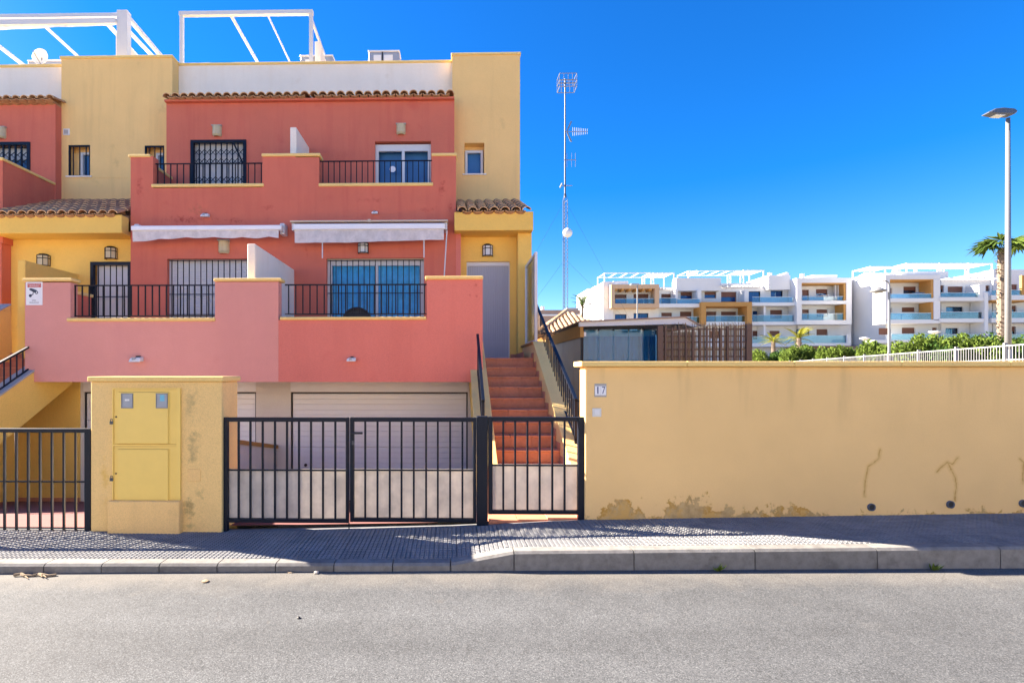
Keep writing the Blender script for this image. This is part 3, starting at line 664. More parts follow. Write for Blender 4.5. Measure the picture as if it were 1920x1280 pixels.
# towers
tw1, tw2, tl1, tl2 = PX(848, YT), PX(975, YT), PX(115, YT), PX(323, YT)
ztw = PZ(104, YT, 910); ztl = PZ(110, YT, 220)
wr = RC(871, 908, 268, 326, YT); wa = RC(128, 169, 272, 330, YT); wb = RC(271, 308, 273, 345, YT)
wall('tower_wall', tw1, tw2, 4.6, ztw, YT, YT+.3, [wr], 'yellow', hE)
box('tower_side', tw1, tw1+.2, YT+.3, 16, 6.0, ztw, 'yellow', hE); box('tower_side', tw2-.2, tw2, YT+.3, 16, 4.6, ztw, 'yellow', hE)
MB().box(tw1-.03, tw2+.02, YT-.03, 16.02, ztw, ztw+.06).build('tower_coping', 'coping', hE, bev=.01)
wall('tower_wall', tl1, tl2, 4.6, ztl, YT, YT+.3, [wa, wb], 'yellow', hM)
box('tower_side', tl1, tl1+.2, YT+.3, 16, 6.0, ztl, 'yellow', hM); box('tower_side', tl2-.2, tl2, YT+.3, 16, 6.0, ztl, 'yellow', hM)
MB().box(tl1-.03, tl2+.02, YT-.03, 16.02, ztl, ztl+.07).build('tower_coping', 'coping', hM, bev=.01)
zz = PZ(333, YT, 170); box('drip_groove', tl1+.005, PX(243, YT), YT-.006, YT+.01, zz-.012, zz+.012, 'yellow', hM)
# house bodies behind
for h, a, b_ in ((hE, XM+.001, tw2-.002), (hM, -8.41, XM-.001), (hL, -19, -8.412)):
    box('body', a, b_, YP+.16, 21, -1.5, 8.55, 'white_wall', h)
box('rear_parapet', -19, tw2, 20.8, 21.01, 8.55, 9.4, 'white_wall', hE)
MB().box(tw2-.22, tw2-.004, 16, 20.8, 8.55, 9.4).build('side_parapet', 'yellow', hE)
# left house: upper wall, balcony cheek, parapet
YU2 = 12.7; xc = PX(104, YU2)
wl = RC(-60, 57, 267, 420, YU2); zl = PZ(196, YU2, 50)
wall('upper_wall', -19, xc, 4.0, zl, YU2, YU2+.25, [(wl[0], wl[1], 5.05, wl[3])], 'red', hL)
box('upper_wall_end', xc-.2, xc, YU2+.25, YT+.1, 4.5, zl, 'red', hL)
erl = box('eave', -13, xc, YU2-.08, YP+.1, zl+.002, zl+.05, 'roof_tile', hL)
tile_roof(erl, -12.2, xc+.12, YU2-.2, zl+.0, .22, 2)
zpl = PZ(123, YP, 50)
box('parapet', -19, tl1, YP, YP+.15, 7.9, zpl-.05, 'white_wall', hL); box('parapet_coping', -19, tl1-.035, YP-.03, YP+.18, zpl-.05, zpl+.02, 'coping', hL, .01)
xk = PX(5, YF); zkk = PZ(301, YF, 20)
box('balcony_cheek', xk-.2, xk, YF, YU2-.002, 4.5, zkk, 'red', hL); box('balcony_wall', -19, xk-.2, YF, YF+.2, 1.4, 5.7, 'red', hL)
box('coping', xk-.23, xk+.03, YF-.03, YU2-.004, zkk, zkk+.06, 'coping', hL, .01)
box('ground_wall_return', xk-.25, PX(5, YF+.05), YF+.02, YD+.3, 1.3, 4.9, 'red', hL)

# ---- porches
def porch(h, xa, xb, px_mid, lcap, rcap, tiles_x, eave_y, bot_y):
    z1_ = PZ(eave_y, YB, px_mid); z0_ = PZ(bot_y, YB, px_mid)
    box('porch_beam', xa, xb, YB, YB+.25, z0_, z1_, 'porch_yellow', h, .008)
    box('porch_soffit', xa+.01, xb-.01, YB+.25, YT+.1, z0_+.004, z0_+.1, 'porch_yellow', h)
    zt_ = PZ(380, YT, px_mid); sl_ = (zt_-z1_-.05)/(YT-YB)
    base = MB().prism_x([(YB+.02, z1_-.06), (YT+.05, z1_-.06), (YT+.05, zt_-.1)], xa+.02, xb-.04).build('porch_roof', 'roof_tile', h)
    L = math.hypot(YT-YB, zt_-z1_); rows = 6
    tile_roof(base, tiles_x[0], tiles_x[1], YB-.09, z1_-.045, sl_+.02, rows, expo=L*1.02/rows)
    return z0_
zsE = porch(hE, PX(852, YB), PX(1000, YB), 925, 0, 0, (PX(856, YB), PX(996, YB)), 397, 432)
zsM = porch(hM, -10.2, PX(228, YB), 150, 0, 0, (-10.2, PX(243, YB+.3)), 403, 437)
xcol0, xcol1 = PX(971, YC), PX(997, YC)
box('porch_column', xcol0, xcol1, YC, YD+.2, 1.8, zsE+.002, 'porch_yellow', hE, .006)
de = RC(875, 956, 490, 690, YD)
wall('porch_wall', xrr-.05, xcol0+.02, 1.8, zsE+.05, YD, YD+.25, [(de[0], de[1], ZTOP, de[3])], 'porch_yellow', hE)
dm = RC(170, 246, 491, 690, YD)
wall('porch_wall', -10.2, xl+.1, 1.8, zsM+.05, YD, YD+.25, [(dm[0], dm[1], ZTOP, dm[3])], 'porch_yellow', hM)
box('porch_floor', -8.3, -7.2, YTOP+.4, YD+.2, 1.6, 1.885, 'terracotta', hM)
box('skirting', PX(957, YD), xcol0, YD-.012, YD-.002, ZTOP, ZTOP+.14, 'terracotta', hE)
box('skirting', xcol0-.01, xcol0-.002, YC-.9, YD-.02, ZTOP, ZTOP+.14, 'terracotta', hE)
# cheek wall beside the landing, with glazed wind screen on it
box('landing_cheek', 1.555, 1.72, YTOP+.02, YC, 1.2, 2.16, 'yellow', hE); box('cheek_sill', 1.52, 1.75, YTOP+.02, YC-.002, 2.16, 2.2, 'ochre', hE)
sc0, sc1 = YTOP+.22, YC-.03; zs0, zs1 = 2.2, PZ(472, YTOP+.22, 998)
s = MB()
for y in (sc0, sc1-.05): s.box(1.61, 1.66, y, y+.05, zs0, zs1)
s.box(1.612, 1.658, sc0+.05, sc1-.05, zs1-.05, zs1-.001); s.box(1.612, 1.658, sc0+.05, sc1-.05, zs0, zs0+.05)
scr = s.build('wind_screen', 'white_metal', hE); box('pane', 1.63, 1.64, sc0+.05, sc1-.05, zs0+.05, zs1-.05, 'glass', scr)
# party wall between the two left porches
MB().box(PX(33, 10), PX(47, 10), 10.0, YD, 1.2, PZ(488, 10, 40)).build('porch_divider', 'porch_yellow', hM, bev=.01)
box('terrace_cheek', -6.92, -6.72, YR+.172, 9.45, 1.86, 3.02, 'red', hM); box('coping', -6.95, -6.69, YR+.205, 9.48, 3.02, 3.075, 'coping', hM, .01)

# ---- doors and windows
# end-house front door: roll-down screen
fd = frame_mesh(hE, de[0], de[1], ZTOP, de[3], YD+.06, YD+.12, .02, mt='white_metal', name='front_door', top=.09)
s = MB(); nn = 46
for i in range(nn+1):
    x = de[0]+.02+(de[1]-de[0]-.04)*i/nn; s.v += [(x, YD+.09+(.004 if i % 2 else 0), ZTOP+.02), (x, YD+.09+(.004 if i % 2 else 0), de[3]-.09)]
for i in range(nn): s.f.append((2*i, 2*i+2, 2*i+3, 2*i+1))
s.build('screen', 'mesh_screen', fd, fix=False)
# neighbour door behind an iron grille
fd = frame_mesh(hM, dm[0], dm[1], ZTOP, dm[3], YD-.02, YD+.06, .07, mt='iron', name='front_door')
box('door_leaf', dm[0]+.07, dm[1], YD+.12, YD+.16, ZTOP, dm[3]-.07, 'shutter', fd)
grille(fd, dm[0]+.1, dm[1], ZTOP, dm[3]-.08, YD+.02, 6, [PZ(556, YD, 205)])
# ground-floor windows
fm = frame_mesh(hM, win_m[0], win_m[1], 1.86, win_m[3], YF+.1, YF+.16, .05, name='window')
slats(fm, win_m[0]+.05, win_m[1]-.05, 1.9, win_m[3]-.05, YF+.12)
grille(fm, win_m[0]+.03, win_m[1], 1.9, win_m[3]-.02, YF+.04, 16, [PZ(551, YF, 400), PZ(589, YF, 400), win_m[3]-.03])
fe = frame_mesh(hE, win_e[0], win_e[1], 1.86, win_e[3]-.02, YF+.1, YF+.17, .1, [(PX(705, YF), .06)], name='window', top=.12)
xm_ = PX(705, YF)
box('pane', win_e[0]+.1, xm_-.03, YF+.13, YF+.138, 1.95, win_e[3]-.14, 'window_glass', fe); box('pane', xm_+.03, win_e[1]-.1, YF+.12, YF+.128, 1.95, win_e[3]-.14, 'window_glass', fe)
curtain(fe, win_e[0]+.05, win_e[1]-.05, 1.9, win_e[3]-.08, YF+.20, 'curtain', .11, .022); box('shutter_box', win_e[0]+.005, win_e[1]-.005, YF+.06, YF+.2, win_e[3]-.0201, win_e[3]-.002, 'beige_metal', fe)
grille(fe, win_e[0]+.02, win_e[1]-.02, 1.9, win_e[3]-.03, YF+.04, 17, [PZ(549, YF, 700), win_e[3]-.04])
# upper windows
fu = frame_mesh(hM, win_um[0]+.02, win_um[1]-.02, 5.05, win_um[3]-.02, YU+.14, YU+.2, .05, name='window')
slats(fu, win_um[0]+.07, win_um[1]-.07, 5.1, win_um[3]-.07, YU+.15)
s = MB(); x0_, x1_, zt_ = win_um[0], win_um[1], win_um[3]
s.box(x0_, x0_+.07, YU-.03, YU+.06, 5.05, zt_); s.box(x1_-.07, x1_, YU-.03, YU+.06, 5.05, zt_); s.box(x0_+.07, x1_-.07, YU-.028, YU+.058, zt_-.06, zt_)
fg = s.build('folding_grille', 'iron', hM)
nb = 10; pw = (x1_-x0_-.14)/(nb-1)
for i in range(nb): x = x0_+.07+pw*i; box('grille_bar', x-.012, x+.012, YU-.01, YU+.014, 5.06, zt_-.06, 'iron', fg)
for zc_ in [PZ(286, YU, 410), PZ(303, YU, 410), PZ(337, YU, 410)]:
    s = MB()
    for i in range(nb-1):
        xa = x0_+.07+pw*i; xb_ = xa+pw
        for t in (-1, 1): s.tube((xa, YU-.016+.004*t, zc_-.075*t), (xb_, YU-.016+.004*t, zc_+.075*t), .008, q=4)
    s.build('lattice', 'iron', fg)
s = MB(); s.tube((x1_-.3, YU-.04, PZ(270, YU, 440)), (x1_-.08, YU-.04, PZ(306, YU, 440)), .022, q=6); s.build('locking_arm', 'iron', fg)
fx = frame_mesh(hE, win_ue[0], win_ue[1], 5.05, win_ue[3]-.04, YU+.09, YU+.16, .08, [((win_ue[0]+win_ue[1])/2, .07)], name='window', top=.16)
xm_ = (win_ue[0]+win_ue[1])/2
for a, b_ in ((win_ue[0]+.08, xm_-.035), (xm_+.035, win_ue[1]-.08)): box('pane', a, b_, YU+.12, YU+.128, 5.15, win_ue[3]-.2, 'window_glass', fx)
box('blind', win_ue[0]+.05, win_ue[1]-.05, YU+.3, YU+.31, 5.1, win_ue[3]-.1, 'blue_blind', fx)
xd, zd = P(736, 317, YU+.1); MB().lathe((xd, YU+.115, zd), [(0, 0), (.075, 0), (.075, -.006), (0, -.006)], 18, 'y').build('sticker', 'sign_white', fx)
for h, wn, px_ in ((hE, wr, 0), (hM, wa, 1), (hM, wb, 1)):
    ft_ = frame_mesh(h, wn[0]+.02 if not px_ else wn[0]+.2, wn[1]-.02, wn[2], wn[3]-.12, YT+.16, YT+.24, .06, name='window')
    box('pane', (wn[0]+.08 if not px_ else wn[0]+.26), wn[1]-.08, YT+.19, YT+.197, wn[2]+.06, wn[3]-.18, 'window_glass', ft_)
    box('blind', (wn[0]+.06 if not px_ else wn[0]+.24), wn[1]-.06, YT+.27, YT+.28, wn[2]+.03, wn[3]-.15, 'blue_blind', ft_)
    box('reveal', wn[0], wn[1], YT+.245, YT+.262, wn[3]-.13, wn[3], 'yellow', ft_)
    if px_: box('reveal_side', wn[0], wn[0]+.2, YT+.2, YT+.25, wn[2], wn[3]-.13, 'yellow', ft_)
    box('sill', wn[0]-.05, wn[1]+.05, YT-.035, YT+.16, wn[2]-.04, wn[2], 'white_wall', ft_, .006)
    if px_:
        g2 = grille(ft_, wn[0], wn[1], wn[2], wn[3], YT+.03, 3, [wn[2]+.02], frame=.035, mt='iron', r=.009)
fl = frame_mesh(hL, wl[0], wl[1], 5.05, wl[3], YU2-.02, YU2+.06, .07, name='window', mt='iron')
box('blind', wl[0]+.05, wl[1]-.05, YU2+.25, YU2+.26, 5.1, wl[3]-.35, 'blue_blind', fl); box('shutter', wl[0]+.05, wl[1]-.05, YU2+.2, YU2+.22, wl[3]-.36, wl[3]-.07, 'shutter', fl)
box('pane', wl[0]+.05, wl[1]-.05, YU2+.15, YU2+.157, 5.1, wl[3]-.05, 'window_glass', fl)
for i in range(9): x = wl[1]-.09-i*.155; box('grille_bar', x-.018, x+.018, YU2+.01, YU2+.04, 5.06, wl[3]-.07, 'iron', fl)
for zc_ in (PZ(291, YU2, 40), PZ(304, YU2, 40)):
    s = MB()
    for i in range(8):
        xa = wl[1]-.09-i*.155
        for t in (-1, 1): s.tube((xa, YU2-.004+.003*t, zc_-.07*t), (xa-.155, YU2-.004+.003*t, zc_+.07*t), .009, q=4)
    s.build('lattice', 'iron', fl)
v_ = RC(119, 131, 242, 254, YT); vt = box('vent', v_[0], v_[1], YT-.02, YT+.02, v_[2], v_[3], 'white_plastic', hM, .006); box('vent_grid', v_[0]+.03, v_[1]-.03, YT-.026, YT-.018, v_[2]+.03, v_[3]-.03, 'cap_grey', vt)
# ================================================================== street front
# ---- meter wall
xa, xb = PX(170, YW), PX(416, YW); zf = .0; zmt = PZ(715, YW, 300)
mw = thing('meter_wall', 'short yellow wall holding the electric meter cabinet between two gates', 'wall', ((xa+xb)/2, YW+.18, .06))
MB().box(xa, xb, YW, YW+.37, -.2, zmt).build('wall', 'meter_wall', mw, bev=.008)
box('coping', xa-.02, xb+.025, YW-.025, YW+.395, zmt, PZ(705.5, YW, 300), 'coping', mw, .008)
bx_ = RC(202, 337, 939, 1012, YW-.06); box('plinth', bx_[0], bx_[1], YW-.07, YW+.05, -.1, bx_[3], 'yellow', mw, .008)
c_ = RC(352, 376, 879, 902, YW); box('cover_plate', c_[0], c_[1], YW-.007, YW+.01, c_[2], c_[3], 'yellow', mw, .003)
cb = RC(213, 340, 727, 938, YW)
cab = thing('meter_cabinet', 'yellow two-door electric meter cabinet with small windows set in the wall', 'cabinet', ((cb[0]+cb[1])/2, YW, cb[2]))
s = MB(); t = .012
s.box(cb[0], cb[0]+t, YW-.022, YW+.06, cb[2], cb[3]); s.box(cb[1]-.035, cb[1], YW-.022, YW+.06, cb[2], cb[3]); s.box(cb[0]+t, cb[1]-.035, YW-.024, YW+.06, cb[3]-t, cb[3]); 
zm_ = PZ(834, YW, 275); s.box(cb[0]+t, cb[1]-.035, YW-.021, YW+.06, zm_-.008, zm_+.008)
s.build('frame', 'cabinet', cab)
for z0_, z1_ in ((zm_+.012, cb[3]-t-.004), (cb[2]+.003, zm_-.012)):
    a, b_ = cb[0]+t+.003, cb[1]-.039; k = .042
    dr = MB(); y0, y1 = YW-.014, YW-.032
    ring = [(a, z0_), (b_, z0_), (b_, z1_), (a, z1_)]; inn = [(a+k, z0_+.004), (b_-k*1.7, z0_+.004), (b_-k*1.7, z1_-.02), (a+k, z1_-.02)]
    dr.v += [(x, YW+.03, z) for x, z in ring]+[(x, y0, z) for x, z in ring]+[(x, y0-.001, z) for x, z in inn]+[(x+(.006 if i in (0, 3) else -.006), y1, z+(.004 if i < 2 else -.008)) for i, (x, z) in enumerate(inn)]
    for o_ in (0, 4, 8):
        for i in range(4): j = (i+1) % 4; dr.f.append((o_+i, o_+j, o_+4+j, o_+4+i))
    dr.f += [(12, 13, 14, 15), (3, 2, 1, 0)]
    d_ = dr.build('door', 'cabinet', cab)
    MB().lathe((a+.022, y0-.002, z0_+(z1_-z0_)*.5), [(.008, 0), (.008, -.006), (0, -.006)], 8, 'y').build('keyhole', 'dark', d_)
    zp = z0_+(z1_-z0_)*.42; s = MB(); s.box(a-.035, a-.005, y0-.014, y0, zp-.03, zp)
    for p, q_ in (((a-.031, zp), (a-.029, zp+.02)), ((a-.029, zp+.02), (a-.011, zp+.02)), ((a-.011, zp+.02), (a-.009, zp))): s.tube((p[0], y0-.007, p[1]), (q_[0], y0-.007, q_[1]), .003, q=6)
    s.build('padlock', 'galv', d_)
    if z0_ > zm_:
        for wx0, wx1, blue in ((228, 250, 0), (293, 315, 1)):
            r_ = RC(wx0, wx1, 737, 765, YW-.03); wd_ = MB(); tt = .008
            wd_.box(r_[0], r_[0]+tt, y1-.007, y1+.002, r_[2], r_[3]); wd_.box(r_[1]-tt, r_[1], y1-.007, y1+.002, r_[2], r_[3]); wd_.box(r_[0]+tt, r_[1]-tt, y1-.007, y1+.002, r_[3]-tt, r_[3]); wd_.box(r_[0]+tt, r_[1]-tt, y1-.007, y1+.002, r_[2], r_[2]+tt)
            w_ = wd_.build('meter_window', 'grey_plastic', d_)
            box('window_back', r_[0]+tt, r_[1]-tt, y1-.003, y1+.001, r_[2]+tt, r_[3]-tt, 'grey_metal', w_)
            cx_ = (r_[0]+r_[1])/2+(.004 if blue else 0); cz_ = r_[2]+(r_[3]-r_[2])*(.68 if blue else .55)
            box('meter_label', cx_-.022, cx_+.022, y1-.0045, y1-.0032, cz_-(.03 if blue else .009), cz_+(.03 if blue else .009), 'label_blue' if blue else 'white_plastic', w_)
# ---- gates
def gate(label, px0, px1, pyt, pyb, pym, bars, Y, sl, sr, mt='iron', panel=None, feet=(), handle=None, tw_=.042):
    x0, x1 = PX(px0, Y), PX(px1, Y); mid = (px0+px1)/2
    zt_, zb_ = PZ(pyt, Y, mid), PZ(pyb, Y, mid); zm2 = PZ(pym, Y, mid)
    g = thing('gate', label, 'gate', ((x0+x1)/2, Y, zb_))
    s = MB(); wl_ = PX(px0+sl, Y)-x0; wr_ = PX(px1, Y)-PX(px1-sr, Y)
    s.box(x0, x0+wl_, Y-.025, Y+.025, zb_-(feet[0] if feet else 0), zt_); s.box(x1-wr_, x1, Y-.025, Y+.025, zb_-(feet[1] if feet else 0), zt_)
    s.box(x0+wl_, x1-wr_, Y-.023, Y+.023, zt_-tw_, zt_-.001); s.box(x0+wl_, x1-wr_, Y-.022, Y+.022, zb_, zb_+.036)
    s.build('frame', mt, g, bev=.003)
    box('cross_bar', x0+wl_, x1-wr_, Y-.004, Y+.004, zm2-.008, zm2+.008, mt, g)
    for b_ in bars: x = PX(b_, Y); box('bar', x-.009, x+.009, Y-.014, Y+.004-.0002, zb_+.036, zt_-tw_, mt, g)
    if panel:
        box('panel', x0+wl_*.5, x1-wr_*.5, Y+.03, Y+.034, zb_+.015, zm2+.005, panel, g)
    if handle:
        hx, hz = P(*handle, Y); s = MB(); s.tube((hx, Y-.03, hz), (hx, Y-.07, hz), .01); s.tube((hx-.01, Y-.07, hz), (hx+.1, Y-.075, hz), .011); s.build('handle', 'dark', g)
        box('lock_plate', hx-.012, hx+.012, Y-.03, Y-.0252, hz-.12, hz-.08, 'galv', g)
    return g
YGt = YW+.06
gl = thing
gate('black iron driveway gate beside the stairs of the neighbouring house, no backing panel', -195, 173, 802, 999, 902, [-168+22.2*i for i in range(15)], YGt-.02, 12, 12, feet=(.0, .0))
gate('black iron driveway gate leaf hinged on the yellow meter wall, sheet-backed', 415, 654.5, 782, 978.5, 881, [448, 470, 493, 516, 538.5, 561, 583.5, 606, 629], YGt, 13, 5.5, panel='poly', feet=(.1, 0))
gate('black iron driveway gate leaf with lever handle, hinged on the thick post', 657, 893, 782, 977.5, 881, [685, 708, 731, 753, 776, 799, 821, 844, 867], YGt, 7, 6, panel='poly', handle=(663, 810))
gp = thing('gate_post', 'thick black square steel post between driveway gate and small gate', 'post', (PX(905, YGt), YGt, .13))
MB().box(PX(893.8, YGt), PX(914.5, YGt), YGt-.03, YGt+.06, .05, PZ(780, YGt, 905)).build('post', 'iron', gp, bev=.004)
gate('narrow black iron pedestrian gate at the foot of the terracotta stairs', 915.3, 1095, 781, 963, 872, [943.5, 965.8, 988.8, 1011.7, 1035.3, 1058.3], YGt-.005, 8, 12, panel='poly', feet=(0, .07))
bd = MB().tube((PX(655.6, YGt), YGt-.03, .15), (PX(655.6, YGt), YGt-.03, .06), .006).build('drop_bolt', 'iron')
tag(bd, 'thin drop bolt under the joint of the two driveway gate leaves', 'bolt')
# ---- boundary wall
xw0 = PX(1097, YW); zwt = PZ(687, YW, 1200); xw1 = 16
bw = thing('boundary_wall', 'long ochre rendered wall with coping and damp peeling foot', 'wall', (6, YW, .2))
MB().box(xw0, xw1, YW, YW+.2, -.3, zwt).build('wall', 'boundary', bw, bev=.008)
L = 1.0; x = xw0-.05
while x < xw1:
    box('coping', x, min(x+L, xw1)-.0015, YW-.055, YW+.255, zwt, PZ(677, YW-.05, 1200), 'coping', bw, .006); x += L
for p_ in ((1633, 950), (1781, 945), (1917, 943)):
    xq, zq_ = P(p_[0], p_[1], YW)
    MB().lathe((xq, YW, zq_), [(.027, .06), (.027, -.014), (.036, -.014), (.036, .06)], 16, 'y').build('drain_pipe', 'lamp_dark', bw, smooth=True)
    MB().lathe((xq, YW-.006, zq_), [(0, 0), (.0268, 0)], 14, 'y').build('pipe_hole', 'dark', bw)
hn = thing('house_number', 'two white tiles with the dark blue number 17 on the boundary wall', 'number', P3 if False else (P(1125, 740, YW)[0], YW, P(1125, 740, YW)[1]))
box('mortar_bed', *[RC(1114.5, 1136.8, 719, 744, YW)[i] for i in (0, 1)], YW-.004, YW+.002, *[RC(1114.5, 1136.8, 719, 744, YW)[i] for i in (2, 3)], 'cap_grey', hn)
for ch, a, b_ in (('1', 1115.3, 1125.4), ('7', 1125.8, 1136)):
    r_ = RC(a, b_, 723.5, 740.5, YW); tl = box('tile', r_[0], r_[1], YW-.010, YW-.0035, r_[2], r_[3], 'number_tile', hn, .001)
    text_mesh('digit', ch, .10, ((r_[0]+r_[1])/2, YW-.0108, (r_[2]+r_[3])/2), 'number_ink', tl, width=.011 if ch == '1' else .03)
r_ = RC(1110.5, 1127, 765, 781, YW)
db = thing('door_bell', 'white square bell push on the boundary wall under the number', 'bell', ((r_[0]+r_[1])/2, YW, r_[2]))
box('plate', r_[0], r_[1], YW-.012, YW+.002, r_[2], r_[3], 'bell', db, .004); box('button', r_[0]+.018, r_[1]-.018, YW-.017, YW-.011, r_[2]+.018, r_[3]-.012, 'white_plastic', db, .002)
# ---- camera warning sign
r_ = RC(49.2, 80, 528.5, 572, YR); sg = thing('warning_sign', 'white and red surveillance camera sign on the pink balcony wall', 'sign', ((r_[0]+r_[1])/2, YR, r_[2]))
y = YR-.006; W = r_[1]-r_[0]; H = r_[3]-r_[2]; ux = lambda a: r_[0]+W*a; uz = lambda a: r_[2]+H*a
box('board', r_[0], r_[1], y, YR+.001, r_[2], r_[3], 'sign_white', sg); box('banner', ux(.1), ux(.92), y-.002, y, uz(.76), uz(.94), 'sign_red', sg)
text_mesh('lettering', 'ATENCION ZONA', .026, (ux(.5), y-.003, uz(.895)), 'sign_white', sg, width=W*.74)
text_mesh('lettering', 'PROTEGIDA', .026, (ux(.5), y-.003, uz(.81)), 'sign_white', sg, width=W*.55)
text_mesh('lettering', 'VIDEO', .024, (ux(.5), y-.003, uz(.2)), 'sign_ink', sg, width=W*.25)
text_mesh('lettering', 'VIGILANCIA', .026, (ux(.5), y-.003, uz(.11)), 'sign_ink', sg, width=W*.6)
s = MB()
s.prism_y([(ux(.2), uz(.66)), (ux(.24), uz(.72)), (ux(.36), uz(.72)), (ux(.66), uz(.64)), (ux(.62), uz(.55)), (ux(.5), uz(.54))], y-.002, y-.0005)
s.lathe((ux(.64), y-.0005, uz(.545)), [(.05*W*1.1, -.002), (.10*W, -.002), (.10*W, 0), (.05*W*1.1, 0), (.05*W*1.1, -.002)], 16, 'y')
s.prism_y([(ux(.42), uz(.58)), (ux(.46), uz(.58)), (ux(.46), uz(.46)), (ux(.28), uz(.38)), (ux(.26), uz(.42)), (ux(.42), uz(.49))], y-.0018, y-.0004)
s.lathe((ux(.27), y-.0005, uz(.405)), [(0, -.0022), (.09*W, -.0022), (.09*W, 0)], 14, 'y')
s.build('camera_symbol', 'sign_ink', sg)

# ================================================================== wall fittings
def sconce(px, py0, py1, wpx, Y, label, grp='cream half-round wall lights'):
    x, z0 = P(px, py1, Y); z1 = PZ(py0, Y, px); r = (PX(px+wpx/2, Y)-x)
    t = thing('wall_light', label, 'wall light', (x, Y, z0), grp); h = z1-z0
    MB().lathe((x, Y, z0), [(r*.75, 0), (r, h*.14), (r, h*.9), (r*.8, h*.92), (0, h*.92)], 10, half=True).build('shade', 'lamp_cream', t, smooth=False)
    s = MB()
    for zz in (h*.12, h*.5, h*.86): s.lathe((x, Y, z0+zz), [(r*1.02, 0), (r*1.06, .006), (r*1.02, .012)], 10, half=True)
    for a in (.25, .5, .75):
        q_ = math.pi*(1+a); s.tube((x+r*1.02*math.cos(q_), Y+r*1.02*math.sin(q_), z0+h*.12), (x+r*1.02*math.cos(q_), Y+r*1.02*math.sin(q_), z0+h*.88), .004, q=4)
    s.build('strap', 'lamp_cream', t); MB().box(x-r*1.1, x+r*1.1, Y-r*.6, Y-.001, z0+h*.92, z0+h).build('cap', 'cap_grey', t)
sconce(407.5, 236, 257, 17, YU, 'cream half-round wall light above the folding grille of the upper floor')
sconce(752, 233, 253.5, 17, YU, 'cream half-round wall light above the white sliding door of the upper floor')
sconce(3, 239, 261, 18, YU2, 'cream half-round wall light above the blue grilled upper window')
sconce(420.5, 450, 476, 20, YF, 'cream half-round wall light above the closed roller shutter')
def lantern(px, py0, py1, wpx, Y, label, glass='lamp_glass', mt='iron'):
    x, z0 = P(px, py1, Y); z1 = PZ(py0, Y, px); r = PX(px+wpx/2, Y)-x; h = z1-z0; d_ = r*1.1
    t = thing('wall_lantern', label, 'lantern', (x, Y, z0), 'framed porch lanterns')
    hexp = [(x-r, Y-.004), (x-r, Y-d_*.5), (x-r*.5, Y-d_), (x+r*.5, Y-d_), (x+r, Y-d_*.5), (x+r, Y-.004)]
    s = MB(); k = len(hexp); s.v = [(a*.98+x*.02, b_, z0+.02) for a, b_ in hexp]+[(a*.98+x*.02, b_, z0+h*.86) for a, b_ in hexp]
    s.f = [(i, (i+1) % k, k+(i+1) % k, k+i) for i in range(k)]; s.build('glass', glass, t)
    s = MB()
    for a, b_ in hexp: s.tube((a, b_, z0), (a, b_, z0+h*.87), .008, q=5)
    for zz in (.012, h*.62, h*.86):
        for (a, b_), (c, e) in zip(hexp, hexp[1:]): s.tube((a, b_, z0+zz), (c, e, z0+zz), .009, q=5)
    s.v += []; kk = len(s.v); s.v += [(a, b_, z0+h*.87) for a, b_ in hexp]+[(x+(a-x)*.6, Y+(b_-Y)*.7, z0+h) for a, b_ in hexp]
    s.f += [(kk+i, kk+(i+1) % 6, kk+6+(i+1) % 6, kk+6+i) for i in range(6)]+[tuple(kk+6+i for i in range(6))]
    s.build('frame', mt, t)
lantern(681.5, 454, 476, 18, YF, 'black framed lantern between awning and window with sky reflection painted into its blue curtain')
lantern(914, 458.5, 481.5, 18, YD, 'black framed lantern above the grey roll-down screen of the front door')
lantern(210, 463, 487, 20, YD, 'dark lantern with cream glass above the neighbouring white grilled door', 'lamp_cream', 'iron_dull')
lantern(84, 477, 500, 21, YD, 'dark lantern with cream glass over the yellow porch divider wall', 'lamp_cream', 'iron_dull')
def emergency(px, py, Y, label, s_=1.0, tilt=0):
    x, z = P(px, py, Y); t = thing('floodlight', label, 'floodlight', (x, Y, z-.05), 'small white floodlights')
    MB().hexa([(x-.1*s_, Y-.14*s_, z-.045*s_), (x+.1*s_, Y-.14*s_, z-.045*s_), (x+.09*s_, Y-.002, z-.03*s_), (x-.09*s_, Y-.002, z-.03*s_), (x-.085*s_, Y-.11*s_, z+.02*s_), (x+.095*s_, Y-.11*s_, z+.035*s_), (x+.09*s_, Y-.002, z+.05*s_), (x-.09*s_, Y-.002, z+.04*s_)]).build('housing', 'white_plastic', t, bev=.01)
    MB().box(x-.035*s_, x+.02*s_, Y-.137*s_, Y-.1*s_, z-.01*s_, z+.034*s_).build('lens', 'grey_metal', t)
    MB().box(x-.02*s_, x+.04*s_, Y-.05*s_, Y-.001, z+.04*s_, z+.065*s_).build('bracket', 'dark', t)
emergency(260, 674, YR, 'white floodlight on the faded pink balcony wall'); emergency(660, 674, YR, 'white floodlight on the red balcony wall of the end house', .8)
emergency(387, 405.5, YF, 'white floodlight above the dirty scalloped awning', .9); emergency(703, 400, YF, 'white floodlight above the straight awning with beige hood', .7)

